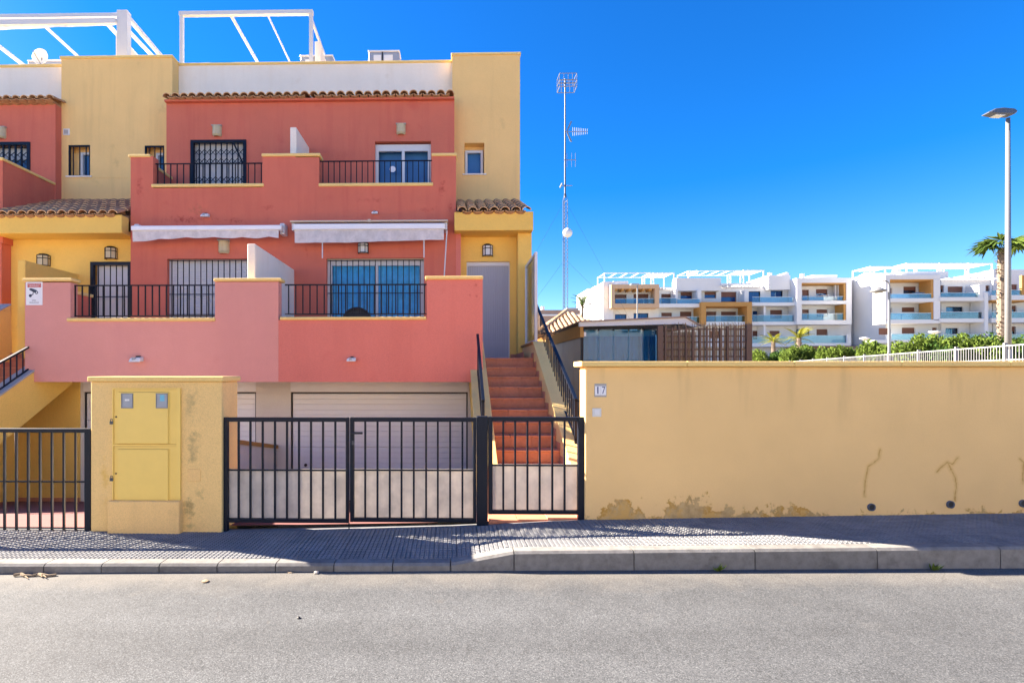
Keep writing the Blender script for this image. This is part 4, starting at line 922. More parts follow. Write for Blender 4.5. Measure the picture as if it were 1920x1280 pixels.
# ---- awnings
def cloth(parent, x0, x1, zt_, zb_fn, Y, mt='awning_cloth', n_=60, seed=1):
    rnd = random.Random(seed); ph = [rnd.uniform(0, 6) for _ in range(4)]; s = MB(); rows = 4
    for i in range(n_+1):
        u = i/n_; x = x0+(x1-x0)*u
        for r_ in range(rows+1):
            v2 = r_/rows; y = Y+.011*v2*(math.sin(u*17+ph[0])+.7*math.sin(u*41+ph[1])+.4*math.sin(u*73+ph[2])); s.v.append((x, y, zt_+(zb_fn(u)-zt_)*v2))
    for i in range(n_):
        for r_ in range(rows): a = i*(rows+1)+r_; s.f.append((a, a+1, a+rows+2, a+rows+1))
    return s.build('valance', mt, parent, smooth=True, fix=False)
YA = YF-.32
a1 = thing('awning', 'rolled white awning with dirty scalloped valance over the roller shutter', 'awning', (PX(390, YA), YA, PZ(432, YA, 390)))
xa0, xa1 = PX(247, YA), PX(528, YA); zt_, zb_ = PZ(423.5, YA, 390), PZ(432, YA, 390)
MB().box(xa0, xa1, YA-.04, YA+.03, zb_, zt_).build('front_bar', 'awning_white', a1, bev=.012)
MB().tube((xa0+.05, YA+.14, zt_+.0), (xa1, YA+.14, zt_+.0), .05, q=12).build('roller', 'awning_cloth', a1, smooth=True)
def zbot(u): d_ = .235-.09*min(1, u*3)+.035*abs(math.sin(u*14*1.2))*(.4+.6*u); return zb_-d_
cloth(a1, xa0+.02, xa1-.06, zb_+.005, zbot, YA-.01, seed=3)
for px_ in (250, 526):
    xx = PX(px_, YA); s = MB(); s.box(xx-.05, xx+.05, YA+.1, YF-.002, zb_-.06, zt_+.08); s.box(xx-.03, xx+.03, YA+.0, YA+.12, zb_-.02, zt_+.02); s.build('bracket', 'white_metal', a1, bev=.01)
a2 = thing('awning', 'closed awning with plain cloth and beige hood over the window with sky reflection painted into its blue curtain', 'awning', (PX(693, YA), YA, PZ(431, YA, 693)))
xa0, xa1 = PX(551, YA), PX(834, YA); zt_, zb_ = PZ(420, YA, 693), PZ(431, YA, 693)
MB().box(xa0, xa1, YA-.05, YA+.02, zb_, zt_).build('front_bar', 'awning_white', a2, bev=.015)
hz0, hz1 = PZ(417, YA, 693), PZ(409.5, YA, 693)
MB().prism_x([(YA-.06, hz0), (YA-.06, hz0+.03), (YF-.002, hz1+.06), (YF-.002, hz0+.02)], PX(545, YA), PX(840, YA)).build('hood', 'beige_metal', a2, bev=.006)
MB().tube((xa0+.03, YA+.16, zt_-.06), (xa1-.03, YA+.16, zt_-.06), .045, q=12).build('roller', 'awning_cloth', a2, smooth=True)
cloth(a2, xa0+.02, xa1-.02, zb_+.005, lambda u: zb_-.27+.035*u-.012*math.sin(u*5), YA-.015, seed=8)
for px_ in (549, 693, 836):
    xx = PX(px_, YA); MB().box(xx-.03, xx+.03, YA+(.02 if px_ != 693 else -.075), YF-.002, zt_-.12 if px_ != 693 else hz0-.012, hz0+.0 if px_ != 693 else hz0+.05).build('bracket', 'white_metal' if px_ != 693 else 'beige_metal', a2, bev=.006)
for px_, ya, yb in ((604.5, 450, 484), (795, 446, 483), (836, 432, 517)):
    a = P(px_+(2 if px_ > 800 else 0), ya, YA+.02); c = P(px_-(3 if px_ > 800 else 0), yb, YA+.02); MB().tube((a[0], YA+.02, a[1]), (c[0], YA+.02, c[1]), .013, q=8).build('rod', 'white_metal', a2)
# round-backed dark chair behind the terrace railing
ch = thing('garden_chair', 'black round-backed chair standing behind the terrace railing', 'chair', (PX(669, 9.6), 9.6, 1.86))
xc2, zc2 = P(669, 578, 9.6); s = MB(); rr = .27; zb2 = zc2-rr
for i in range(14):
    a0, a1_ = math.pi*i/14, math.pi*(i+1)/14
    s.tube((xc2-rr*math.cos(a0), 9.6, zb2+rr*math.sin(a0)), (xc2-rr*math.cos(a1_), 9.6, zb2+rr*math.sin(a1_)), .028, q=6)
s.build('back_hoop', 'dark', ch); s = MB()
s.prism_y([(xc2-.25*math.cos(math.pi*i/10), zb2+.25*math.sin(math.pi*i/10)-.0) for i in range(11)]+[(xc2+.22, zb2-.28), (xc2-.22, zb2-.28)], 9.6, 9.625); s.build('backrest', 'dark', ch)
box('seat', xc2-.25, xc2+.25, 9.15, 9.63, zb2-.36, zb2-.3, 'dark', ch, .01)
for i in (-1, 1):
    for y in (9.2, 9.6): box('leg', xc2+i*.22-.015, xc2+i*.22+.015, y-.015, y+.015, 1.86, zb2-.36, 'dark', ch)

# ================================================================== on the roofs
def beam(s, p, q_, w_, h): 
    p = Vector(p); q_ = Vector(q_); d_ = (q_-p).normalized(); u = d_.cross(Vector((0, 0, 1)));
    u = Vector((1, 0, 0)) if u.length < .01 else u.normalized(); v2 = u.cross(d_).normalized()
    s.hexa([p-u*w_-v2*h, p+u*w_-v2*h, q_+u*w_-v2*h, q_-u*w_-v2*h, p-u*w_+v2*h, p+u*w_+v2*h, q_+u*w_+v2*h, q_-u*w_+v2*h])
YQ = 13.7
pg = thing('pergola', 'bare white metal pergola frame on the roof terrace of the end pair', 'pergola', (PX(460, YQ), YQ, 8.55))
zt_ = PZ(23.5, YQ, 460); xa, xb = PX(341, YQ), PX(583.5, YQ)
for x in (xa, xb): box('post', x-.045, x+.045, YQ-.045, YQ+.045, 8.55, zt_-.001, 'white_metal', pg)
for x in (xa, xb): box('post', x-.05, x+.05, 17.9, 18.0, 8.55, zt_-.2, 'white_metal', pg)
box('front_beam', xa-.056, xb+.056, YQ-.056, YQ+.05, zt_-.085, zt_+.02, 'white_metal', pg)
for px_, w_ in ((432, .03), (501, .01), (580, .03)):
    x = PX(px_, YQ); s = MB(); beam(s, (x, YQ+.05, zt_-.05), (x, 18, zt_-.3), w_, .04); s.build('rafter', 'white_metal', pg)
MB().prism_x([(13.9, 8.5), (18, 8.5), (18, 9.3), (13.9, PZ(78, 13.9, 597))], PX(590, 13.9), PX(601, 13.9)).build('party_wall', 'white_wall', hE)
pl = thing('pergola', 'white metal pergola with furled sunshade on the roof beside the stair tower', 'pergola', (PX(230, YQ), YQ, 8.55))
zt_ = PZ(26, YQ, 230); xb = PX(232, YQ); xa = -16
box('post', xb-.14, xb+.14, YQ-.08, YQ+.1, 8.55, zt_+.05, 'white_metal', pl); box('post', xa-.05, xa+.05, YQ-.05, YQ+.05, 8.55, zt_, 'white_metal', pl)
box('front_beam', xa, xb-.141, YQ-.05, YQ+.05, zt_-.1, zt_+.0, 'white_metal', pl)
box('sunshade_roll', xa, xb-.15, YQ-.13, YQ-.055, zt_-.34, zt_-.2, 'white_metal', pl)
cloth(pl, xa, xb-.2, zt_-.34, lambda u: zt_-.36-.16*(1-u)**.7, YQ-.09, seed=5)
for x, w_ in ((xb+.08, .05), (xb-.05, .03), (PX(188, YQ), .03), (PX(-70, YQ), .03), (PX(-140, YQ), .07), (PX(65, YQ), .008)):
    s = MB(); beam(s, (x, YQ+.06, zt_-.06-(.22 if x == xb-.05 else 0)), (x, 18, zt_-.25), w_, .05); s.build('rafter', 'white_metal', pl)
MB().prism_x([(YQ-.06, 8.5), (18, 8.5), (18, 9.6), (YQ-.06, PZ(64, YQ, 225))], PX(220, YQ)-.0, PX(230, YQ)).build('party_wall', 'white_wall', hM)
def ac(px0, px1, py, label, Y=15.2):
    x0, x1 = PX(px0, Y), PX(px1, Y); z = PZ(py, Y, (px0+px1)/2); t = thing('air_conditioner', label, 'air conditioner', ((x0+x1)/2, Y, 8.55))
    box('casing', x0, x1, Y, Y+.4, z-.75, z-.05, 'grey_metal', t, .02); box('lid', x0-.01, x1+.01, Y-.012, Y+.41, z-.05, z, 'white_metal', t, .01)
    xm2 = x0+(x1-x0)*.45; box('divider', xm2-.02, xm2+.02, Y-.014, Y-.001, z-.7, z-.055, 'dark', t)
    for a, b_ in ((x0+.15, xm2-.04), (xm2+.04, x1-.2)): box('grid', a, b_, Y-.010, Y-.001, z-.35, z-.14, 'white_plastic', t, .004)
    MB().box(x0+.05, x1-.05, Y+.05, Y+.35, 8.55, z-.75).build('stand', 'dark', t)
ac(691, 749, 94.5, 'grey twin-fan air conditioner standing alone on the end house roof')
ac(563, 624, 103, 'grey air conditioner behind the pergola post and white party wall'); ac(52, 118, 112, 'grey air conditioner behind the roof dish')
dsh = thing('satellite_dish', 'pale round satellite dish above the parapet of the far townhouse', 'dish', (PX(75, 14.6), 14.6, 8.55))
xd, zd = P(76, 107, 14.6); MB().lathe((xd, 14.6, zd), [(0, .06), (.12, .05), (.2, .02), (.235, -.02), (.225, -.02), (.19, .01), (.1, .04), (0, .05)], 20, 'y').build('reflector', 'white_plastic', dsh, smooth=True)
MB().tube((xd, 14.65, 8.55), (xd, 14.66, zd), .02).build('mast', 'galv', dsh); MB().tube((xd, 14.6, zd-.2), (xd+.02, 14.3, zd), .01).build('feed_arm', 'galv', dsh)

# ================================================================== small things on the road
def weed(px, py, label, sc=1.0, n_=26):
    Y = YK-.02; x, z = PX(px, Y), zroad(PX(px, Y)); s = MB(); rnd = random.Random(px)
    for i in range(n_):
        a = rnd.uniform(0, 6.28); L_ = rnd.uniform(.03, .075)*sc; e = rnd.uniform(.4, 1.3); w_ = .006*sc
        b_ = Vector((x+rnd.uniform(-.02, .02), Y-.012+rnd.uniform(-.012, .004), z)); d_ = Vector((math.cos(a)*math.cos(e), -abs(math.sin(a))*math.cos(e)*.6, math.sin(e)))*L_; p_ = Vector((-math.sin(a), math.cos(a), 0))*w_
        s.quad(tuple(b_), tuple(b_+d_*.5+p_), tuple(b_+d_), tuple(b_+d_*.5-p_))
    tag(s.build('weed', 'leaf', fix=False), label, 'weed')
weed(1345, 1062, 'small green weed at the kerb foot halfway along the boundary wall', 1.1); weed(1748, 1058, 'taller green weed at the kerb foot under the second drain pipe', 1.1, 34)
s = MB(); pr = None
for i in range(8):
    p_ = Vector((PX(28+11*i, 3.99), 3.98+.012*math.sin(i*2), zroad(PX(28+11*i, 3.99))+.012+.006*math.sin(i*1.7)))
    if pr is not None: s.tube(pr, p_, .011, .010, q=5)
    if i in (2, 4, 5): s.tube(p_, p_+Vector((.07, -.05, .0)), .006, .002, q=4)
    pr = p_
tag(s.build('dry_branch', 'dry'), 'dry broken palm stalk lying against the lowered kerb', 'branch')
def pebble(px, py, r, mt, label, nm='pebble', cat='stone', flat=.6):
    Y = EYE*F/(py-CY)*.985; x = PX(px, Y); bm = bmesh.new(); bmesh.ops.create_icosphere(bm, subdivisions=2, radius=r); rnd = random.Random(px)
    for vv in bm.verts: vv.co *= rnd.uniform(.85, 1.12); vv.co.z *= flat
    me = bpy.data.meshes.new(nm); bm.to_mesh(me); bm.free(); me.materials.append(mat(mt)); tag(place(nm, me, (x, Y, zroad(x)+r*flat*.6), None), label, cat)
pebble(593, 1077, .02, 'stone', 'pale pebble lying at the kerb below the driveway gate'); pebble(545, 1074, .03, 'dry', 'brown dead leaf against the kerb below the driveway gate', 'dead_leaf', 'leaf', .2)
pebble(385, 1092, .028, 'dry', 'dark twig scrap on the asphalt below the meter cabinet', 'twig', 'twig', .3); pebble(560, 1162, .012, 'dark', 'small dark pebble on the asphalt in front of the driveway gate')
# ================================================================== neighbour annex behind the boundary wall
YN = 12.0; xn0, xn1 = PX(1090, YN), PX(1240, YN); zn = PZ(612, YN, 1160)
an = thing('garden_annex', 'glazed garden room with pale gable fascia behind the boundary wall', 'annex', ((xn0+xn1)/2, YN, .2))
s = MB(); s.box(xn0, xn0+.05, YN, YN+.08, .2, zn); s.box(xn0+.05, xn1, YN, YN+.08, zn-.06, zn); s.box(xn1-.05, xn1, YN, YN+.08, .2, zn-.06); s.box(xn0+.05, xn1-.05, YN, YN+.08, .2, .4)
s.build('frame', 'iron_dull', an)
for i in range(5):
    a = xn0+.05+(xn1-xn0-.1)*i/5; box('pane', a+.008, a+(xn1-xn0-.1)/5-.008, YN+.03, YN+.038, .4, zn-.06, 'far_glass', an)
    box('clip', a-.01, a+.012, YN-.01, YN+.02, zn-.1, zn-.01, 'iron_dull', an)
box('back_wall', xn0+.05, xn1-.05, YN+1.2, YN+1.3, .2, zn, 'blue_blind', an); curtain(an, xn0+.06, xn1-.06, .4, zn-.22, YN+.16, 'teal_film', .19, .02); box('pale_blind', xn0+.06, xn1-.06, YN+.2, YN+.21, zn-.22, zn-.07, 'shutter', an)
box('floor', xn0+.05, xn1-.05, YN+.1, YN+1.2, .2, .25, 'cream', an)
box('sticker', *RC(1094.5, 1099.5, 622, 630, YN-.001)[:2], YN+.02, YN+.028, *RC(1094.5, 1099.5, 622, 630, YN)[2:], 'sign_white', an)
fz = [P(1086, 604, YN-.1), P(1285, 595.5, YN-.1), P(1314, 612, YN-.1), P(1300, 612.5, YN-.1), P(1282, 607, YN-.1), P(1086, 612, YN-.1)]
MB().prism_y(fz, YN-.1, YN-.02).build('gable_fascia', 'far_white', an)
rt = [fz[0], fz[1], fz[2]]
s = MB()
for (a, za), (b_, zb_) in zip(rt, rt[1:]): s.hexa([(a, YN-.14, za), (b_, YN-.14, zb_), (b_, YN+3, zb_), (a, YN+3, za), (a, YN-.14, za+.03), (b_, YN-.14, zb_+.03), (b_, YN+3, zb_+.03), (a, YN+3, za+.03)])
s.build('roof_sheet', 'brown_block', an)
# side wall of panels
zsd = PZ(632, YN, 1088)
for i in range(5):
    y0 = YN+.1+i*.62; box('side_panel', xn0, xn0+.05, y0+.008, y0+.612, .95, zsd, 'panel_grey', an); box('side_panel', xn0, xn0+.05, y0+.008, y0+.612, .2, .93, 'panel_grey', an)
box('side_fascia', xn0-.03, xn0+.06, YN-.01, YN+3.3, zsd, PZ(609, YN, 1088), 'ochre', an)
# hip roof of the neighbour
nh = thing('neighbour_house', 'low house with sunlit clay tiled hip roof behind the garden room', 'house', (7, 24, .2))
ay = 24.0; ax, az = P(1062, 585, ay); ey0 = 21.2; ex0 = PX(1010, ey0); ex1, ey1, ez = 7.2, 26.8, PZ(627, ey0, 1015)
box('wall', ex0+.35, ex1-.3, ey0+.3, ey1-.3, .1, ez-.03, 'yellow', nh)
s = MB(); A = (ax, ay, az); B = (ax+.05, ay, az)
s.poly([(ex0, ey0, ez), (ex1, ey0, ez), B, A]); s.poly([(ex0, ey1, ez), (ex0, ey0, ez), A]); s.poly([(ex1, ey0, ez), (ex1, ey1, ez), B]); s.poly([(ex1, ey1, ez), (ex0, ey1, ez), A, B])
s.poly([(ex0, ey0, ez), (ex0, ey1, ez), (ex1, ey1, ez), (ex1, ey0, ez)])
rf = s.build('roof', 'far_tile', nh)
def slope_tiles(o_, u, up, wid, ln, x_lim, me):
    """o_ eave corner, u along the eave, up the slope; x_lim(t)-> (lo,hi) along u at height t"""
    nrm = u.cross(up).normalized(); rot = Matrix((u, up, nrm)).transposed().to_euler(); pit = .22; rows = int(ln/.33)
    for r_ in range(rows):
        lo, hi = x_lim((r_+.3)/rows); c = math.ceil(lo/pit)
        while c*pit < hi:
            place('roof_tile', me, o_+u*(c*pit)+up*(r_*.33-.04)+nrm*.045, rf, rot=(rot.x+.02, rot.y, rot.z+random.uniform(-.02, .02))); c += 1
o_ = Vector((ex0, ey0, ez)); up = (Vector((ax, ay, az))-Vector((ax, ey0, ez))); ln = up.length; up.normalize()
slope_tiles(o_, Vector((1, 0, 0)), up, ex1-ex0, ln, lambda t: ((ax-ex0)*t+.1, (ex1-ex0)-(ex1-ax)*t-.1), FTILE)
o2 = Vector((ex0, ey1, ez)); up = (Vector((ax, ay, az))-Vector((ex0, ay, ez))); ln = up.length; up.normalize()
slope_tiles(o2, Vector((0, -1, 0)), up, ey1-ey0, ln, lambda t: ((ey1-ay)*t+.1, (ey1-ey0)-(ay-ey0)*t-.1), FTILE)
p0, p1 = Vector((ex0, ey0, ez)), Vector((ax, ay, az)); d_ = (p1-p0); k = 9
for i in range(k):
    q_ = p0+d_*i/k; yaw = math.atan2(-d_.x, d_.y); place('ridge_tile', FTILE, q_+Vector((0, 0, .08)), rf, rot=Matrix.Rotation(yaw, 3, 'Z').to_euler() if False else (math.atan2(d_.z, math.hypot(d_.x, d_.y)), 0, yaw), scale=(1.1, 1.05, 1.1))
# trellis with reed matting
YS = 11.6; xt0, xt1 = PX(1241, YS), PX(1409, YS); zt0, zt1 = .2, PZ(609, YS, 1320)
tr = thing('reed_screen', 'brown wooden trellis backed with ragged reed matting behind the boundary wall', 'screen', ((xt0+xt1)/2, YS, .2))
box('pale_sheet', xt0+.05, xt0+.8, YS+.07, YS+.075, .2, zt1-.15, 'panel_grey', tr)
box('post', xt0-.1, xt0+.02, YS-.03, YS+.05, zt0, zt1-.02, 'wood', tr); box('post', xt1-.12, xt1, YS-.03, YS+.05, zt0, zt1+.02, 'wood', tr)
n_ = 13
for i in range(n_): x = xt0+(xt1-xt0)*(i+.5)/n_; box('upright', x-.018, x+.018, YS-.02, YS+.01, zt0, zt1-.03-.02*(i % 3), 'wood', tr)
for py in (617, 630, 641, 655, 668): z = PZ(py, YS, 1320); box('cross_batten', xt0, xt1, YS+.0105, YS+.03, z-.016, z+.016, 'wood', tr)
s = MB(); rnd = random.Random(4)
x = xt0
while x < xt1:
    g_ = rnd.random(); x += .008+.009*rnd.random()
    if (x-xt0)/(xt1-xt0) < .42 and g_ < .55: continue
    s.tube((x, YS+.045+rnd.uniform(-.008, .008), zt0), (x+rnd.uniform(-.02, .02), YS+.045+rnd.uniform(-.01, .01), zt1+rnd.uniform(-.06, .07)), .009, .006, q=4)
stuff(s.build('reed_mat', 'reed', tr))
# agave tip over the wall
s = MB(); xg, zg = P(1171, 678, 6.2); rnd = random.Random(9)
for i in range(16):
    a = 6.28*i/16; e = rnd.uniform(.7, 1.4); L_ = rnd.uniform(.4, .62); b_ = Vector((xg, 6.2, 1.18)); d_ = Vector((math.cos(a)*math.cos(e), math.sin(a)*math.cos(e), math.sin(e)))*L_; p_ = Vector((-math.sin(a), math.cos(a), 0))*.05
    s.hexa([b_-p_*.6, b_+p_*.6, b_+p_*.6+Vector((0, 0, .02)), b_-p_*.6+Vector((0, 0, .02)), b_+d_-p_*.04, b_+d_+p_*.04, b_+d_+p_*.04+Vector((0, 0, .004)), b_+d_-p_*.04+Vector((0, 0, .004))])
s.box(xg-.15, xg+.15, 6.05, 6.35, -.2, 1.2)
ag = thing('agave', 'pointed green agave tip just showing above the boundary wall coping', 'plant', (xg, 6.2, .2)); s2 = MB(); s2.v = s.v[:-8]; s2.f = s.f[:-6]; s2.build('leaves', 'leaf', ag)
MB().lathe((xg, 6.2, .1), [(.12, 0), (.2, 1.05), (.22, 1.1), (.18, 1.1), (0, 1.0)], 14).build('pot', 'terracotta', ag, smooth=True)

# ================================================================== street furniture to the right
YLp = 19.0; xl_, zl_ = P(1890, 222, YLp); zg_ = terrain_z(xl_, YLp)
lp = thing('street_lamp', 'tall grey street lamp with flat dark head by the white fence', 'street lamp', (xl_, YLp, zg_), 'street lamps')
MB().tube((xl_, YLp, zg_), (xl_, YLp, zl_), .10, .062, q=16).build('pole', 'pole_metal', lp, smooth=True)
MB().tube((xl_, YLp, zg_), (xl_, YLp, PZ(655, YLp, 1890)), .118, .112, q=16).build('base_sleeve', 'pole_metal', lp, smooth=True)
hx0, hx1 = PX(1846, YLp), PX(1901, YLp); hz_ = PZ(214, YLp, 1875)
hd = MB().prism_y([(hx0, hz_+.0), (hx0+.25, hz_+.14), (hx0+.55, hz_+.17), (hx1-.1, hz_+.13), (hx1, hz_+.03), (hx1-.12, hz_-.08), (hx0+.3, hz_-.06)], YLp-.16, YLp+.16).build('lamp_head', 'lamp_dark', lp, bev=.03)
MB().prism_y([(hx0+.3, hz_-.062), (hx0+.62, hz_-.082), (hx0+.62, hz_-.1), (hx0+.3, hz_-.08)], YLp-.12, YLp+.12).build('lens', 'lamp_glass', hd)
def small_lamp(px, pyt, Y, label, style):
    x, z = P(px, pyt, Y); zg2 = terrain_z(x, Y); t = thing('street_lamp', label, 'street lamp', (x, Y, zg2), 'street lamps')
    if style == 'goose':
        s = MB().tube((x, Y, zg2), (x, Y, z-.25), .07, .05, q=10); pv = Vector((x, Y, z-.25))
        for i in range(1, 9): a = math.pi*i/9; q_ = Vector((x-.24+.24*math.cos(a), Y, z-.25+.25*math.sin(a))); s.tube(pv, q_, .035, q=8); pv = q_
        s.build('pole', 'pole_metal', t); hx, hz2 = P(1647, 541, Y); MB().lathe((hx, Y, hz2-.1), [(0, .18), (.1, .17), (.22, .08), (.35, .02), (.34, -.05), (.15, -.13), (0, -.15)], 18).build('lamp_head', 'pole_metal', t, smooth=True)
        MB().tube(pv, (hx, Y, hz2+.06), .03).build('neck', 'pole_metal', t); MB().box(x-.14, x+.14, Y-.14, Y+.14, zg2, PZ(668, Y, px)).build('foot', 'dark', t)
    elif style == 'flat':
        MB().tube((x, Y, zg2), (x, Y, z), .07, .05).build('pole', 'pole_metal', t); MB().box(x-.6, x+.12, Y-.15, Y+.15, z-.05, z+.12).build('lamp_head', 'grey_metal', t, bev=.04)
    else:
        MB().tube((x, Y, zg2), (x, Y, z-.2), .05, .04).build('pole', 'pole_metal', t); MB().lathe((x, Y, z-.25), [(.05, 0), (.3, .18), (.42, .25), (.4, .3), (0, .36)], 14).build('lamp_head', 'white_plastic', t, smooth=True)
small_lamp(1667, 526, 27, 'gooseneck street lamp with round dish head before the white apartments', 'goose')
small_lamp(1195, 534, 44, 'thin lamp post with flat head in front of the brown balcony frame', 'flat')
small_lamp(1621, 634, 50, 'low cone garden lamp beside the shrubs left of the gooseneck lamp', 'cone')
small_lamp(1752, 622, 46, 'low cone garden lamp rising from the hedge right of the gooseneck lamp', 'cone')
# white fence
fa, fb = Vector((13.6, 6.5)), Vector((24.2, 37)); zft = 2.47
fn = thing('white_fence', 'long white metal picket fence running away in front of the hedge', 'fence', (18, 20, 1))
L_ = (fb-fa).length; dv = (fb-fa)/L_; npan = 13
rot = (0, 0, math.atan2(dv.y, dv.x))
pm = {}
def along(name, d0, d1, z0, z1, th_, mt, par):
    c = fa+dv*(d0+d1)/2; key = (name, round(d1-d0, 3), round(z1-z0, 3))
    if key not in pm:
        me = bpy.data.meshes.new(name); q_ = MB().box(-(d1-d0)/2, (d1-d0)/2, -th_/2, th_/2, -(z1-z0)/2, (z1-z0)/2); me.from_pydata(q_.v, [], q_.f); me.materials.append(mat(mt)); pm[key] = me
    return place(name, pm[key], (c.x, c.y, (z0+z1)/2), par, rot=rot)
for i in range(npan+1): d0 = L_*i/npan; along('post', d0-.04, d0+.04, .7, zft+.06, .08, 'fence_white', fn)
along('rail', 0, L_, zft-.05, zft-.01, .03, 'fence_white', fn); along('rail', 0, L_, 1.0, 1.04, .03, 'fence_white', fn); along('rail', 0, L_, 2.0, 2.03, .028, 'fence_white', fn)
for i in range(230):
    d0 = L_*(i+.5)/230
    along('picket', d0-.01, d0+.01, .9, zft-.051, .014, 'fence_white', fn)

# ================================================================== planting
def leaf_blob(name, rx, ry, rz, n_, size, mt, seed, cols=(0,)):
    rnd = random.Random(seed); s = MB()
    lobes = [(rnd.uniform(-.6, .6)*rx, rnd.uniform(-.6, .6)*ry, rnd.uniform(.15, .85)*rz*2, rnd.uniform(.35, .6)) for _ in range(9)]
    for i in range(n_):
        lx, ly, lz, lr = lobes[rnd.randrange(9)]; a = rnd.uniform(0, 6.28); c = rnd.uniform(-1, 1); q_ = math.sqrt(1-c*c); rr = lr*(rnd.random()**.35)
        p_ = Vector((lx+rx*rr*q_*math.cos(a), ly+ry*rr*q_*math.sin(a), max(.02, lz+rz*rr*c)))
        n2 = Vector((rnd.gauss(0, 1), rnd.gauss(0, 1), rnd.gauss(0, 1)+.4)).normalized(); u = n2.orthogonal().normalized(); v2 = n2.cross(u); w_ = size*rnd.uniform(.6, 1.3)
        s.quad(tuple(p_-u*w_), tuple(p_+v2*w_*.5), tuple(p_+u*w_), tuple(p_-v2*w_*.5))
    me = bpy.data.meshes.new(name); me.from_pydata(s.v, [], s.f); me.materials.append(mat(mt)); return me
BL = [leaf_blob('foliage', .95, .8, .85, 3000, .085, m_, sd) for sd, m_ in ((1, 'leaf'), (2, 'leaf_dark'), (3, 'leaf'))]
STEM = bpy.data.meshes.new('stem'); q_ = MB().tube((0, 0, -.6), (0, 0, .7), .06, .03); STEM.from_pydata(q_.v, [], q_.f); STEM.materials.append(mat('trunk'))
bush = [(1432, 658, 40, 1), (1462, 651, 40, .9), (1482, 652, 38, 1), (1503, 650, 38, 1.15), (1520, 650, 38, 1.15), (1540, 656, 37, .9), (1566, 652, 36, 1.1), (1590, 650, 36, 1.1), (1640, 645, 34, 1.2), (1657, 644, 34, 1), (1684, 640, 33, 1.2), (1705, 636, 32, 1.3), (1728, 634, 32, 1.2), (1758, 637, 31, 1.1), (1782, 640, 31, 1.), (1812, 632, 31, 1.2), (1838, 622, 31, 1.6), (1862, 640, 30, .9), (1903, 634, 30, 1.3), (1930, 626, 30, 1.5)]
kinds = ['hedge shrub']
names_ = ['beside the young palms', 'under the twin yellow palms', 'with clipped flat side near the white low wall', 'in the clipped block next to the yellow palm', 'closing the clipped dark block', 'low and sparse below the brown plinth', 'below the white corner balcony', 'rounded, against the blank shaded gable', 'dense, just left of the gooseneck lamp', 'dense, behind the gooseneck lamp pole', 'first right of the gooseneck lamp', 'beside the low cone lamp', 'taller, behind the cone lamp', 'pale, right of the cone lamp', 'pale and low before the tall square shrub', 'shouldering the tall square shrub', 'tall and square-cut, highest of the hedge', 'small, at the palm trunk foot', 'behind the tall lamp pole', 'last of the hedge beyond the tall lamp pole']
for i, (px, py, Y, sc) in enumerate(bush):
    x, z = P(px, py, Y); zg2 = terrain_z(x, Y)-.1; hgt = (z-zg2)
    t = thing('shrub', 'green hedge shrub '+names_[i], 'shrub', (x, Y, zg2), 'hedge shrubs behind the white fence')
    place('foliage', BL[i % 3], (x, Y, zg2), t, rot=(0, 0, i*1.3), scale=(sc*.95, sc, hgt/1.62)); place('stem', STEM, (x, Y, zg2+.3), t)
def frond_pinnate(L_, droop, w_, n_, seed, up=.5):
    rnd = random.Random(seed); s = MB(); pts = []
    for i in range(n_+1): u = i/n_; pts.append(Vector((L_*u*math.cos(up*(1-u)), 0, L_*(up*u-droop*u*u))))
    for a, b_ in zip(pts, pts[1:]): s.tube(a, b_, .025*L_/2, .02*L_/2, q=3)
    for i in range(1, n_+1):
        u = i/n_; ll = w_*math.sin(math.pi*min(1, u*.85+.12))
        for sd in (-1, 1):
            for o_ in (0, .5):
                p_ = pts[i].lerp(pts[i-1], o_); tip = p_+Vector((ll*.45, sd*ll, -ll*rnd.uniform(.15, .5))); s.poly([tuple(p_+Vector((-.05*L_/3, 0, 0))), tuple(tip), tuple(p_+Vector((.06*L_/3, 0, 0)))])
    return s
def fan_frond(L_, seed):
    rnd = random.Random(seed); s = MB(); st = L_*.5; s.tube((0, 0, 0), (st, 0, st*.25), .03, .02, q=4); c = Vector((st, 0, st*.25))
    for i in range(19):
        a = R(-105+210*i/18); ll = L_*(.62+.12*rnd.random()); d_ = Vector((math.cos(a), math.sin(a), -.18-.3*rnd.random()))*ll; p_ = Vector((-math.sin(a), math.cos(a), 0))*.055*L_
        m_ = c+d_*.55+Vector((0, 0, .06)); tip = c+d_+Vector((0, 0, -.25*rnd.random()*L_)); s.quad(tuple(c), tuple(m_+p_), tuple(tip), tuple(m_-p_))
    return s
def meshof(s, name, mt):
    me = bpy.data.meshes.new(name); me.from_pydata([tuple(p_) for p_ in s.v], [], s.f); me.materials.append(mat(mt)); return me
FAN = [meshof(fan_frond(2.4, i), 'frond', m_) for i, m_ in ((1, 'palm_leaf'), (2, 'leaf'), (3, 'palm_leaf'))]
PIN = {m_: [meshof(frond_pinnate(2.2, .55, .42, 12, i), 'frond', m_) for i in (1, 2)] for m_ in ('leaf_yellow', 'palm_leaf')}
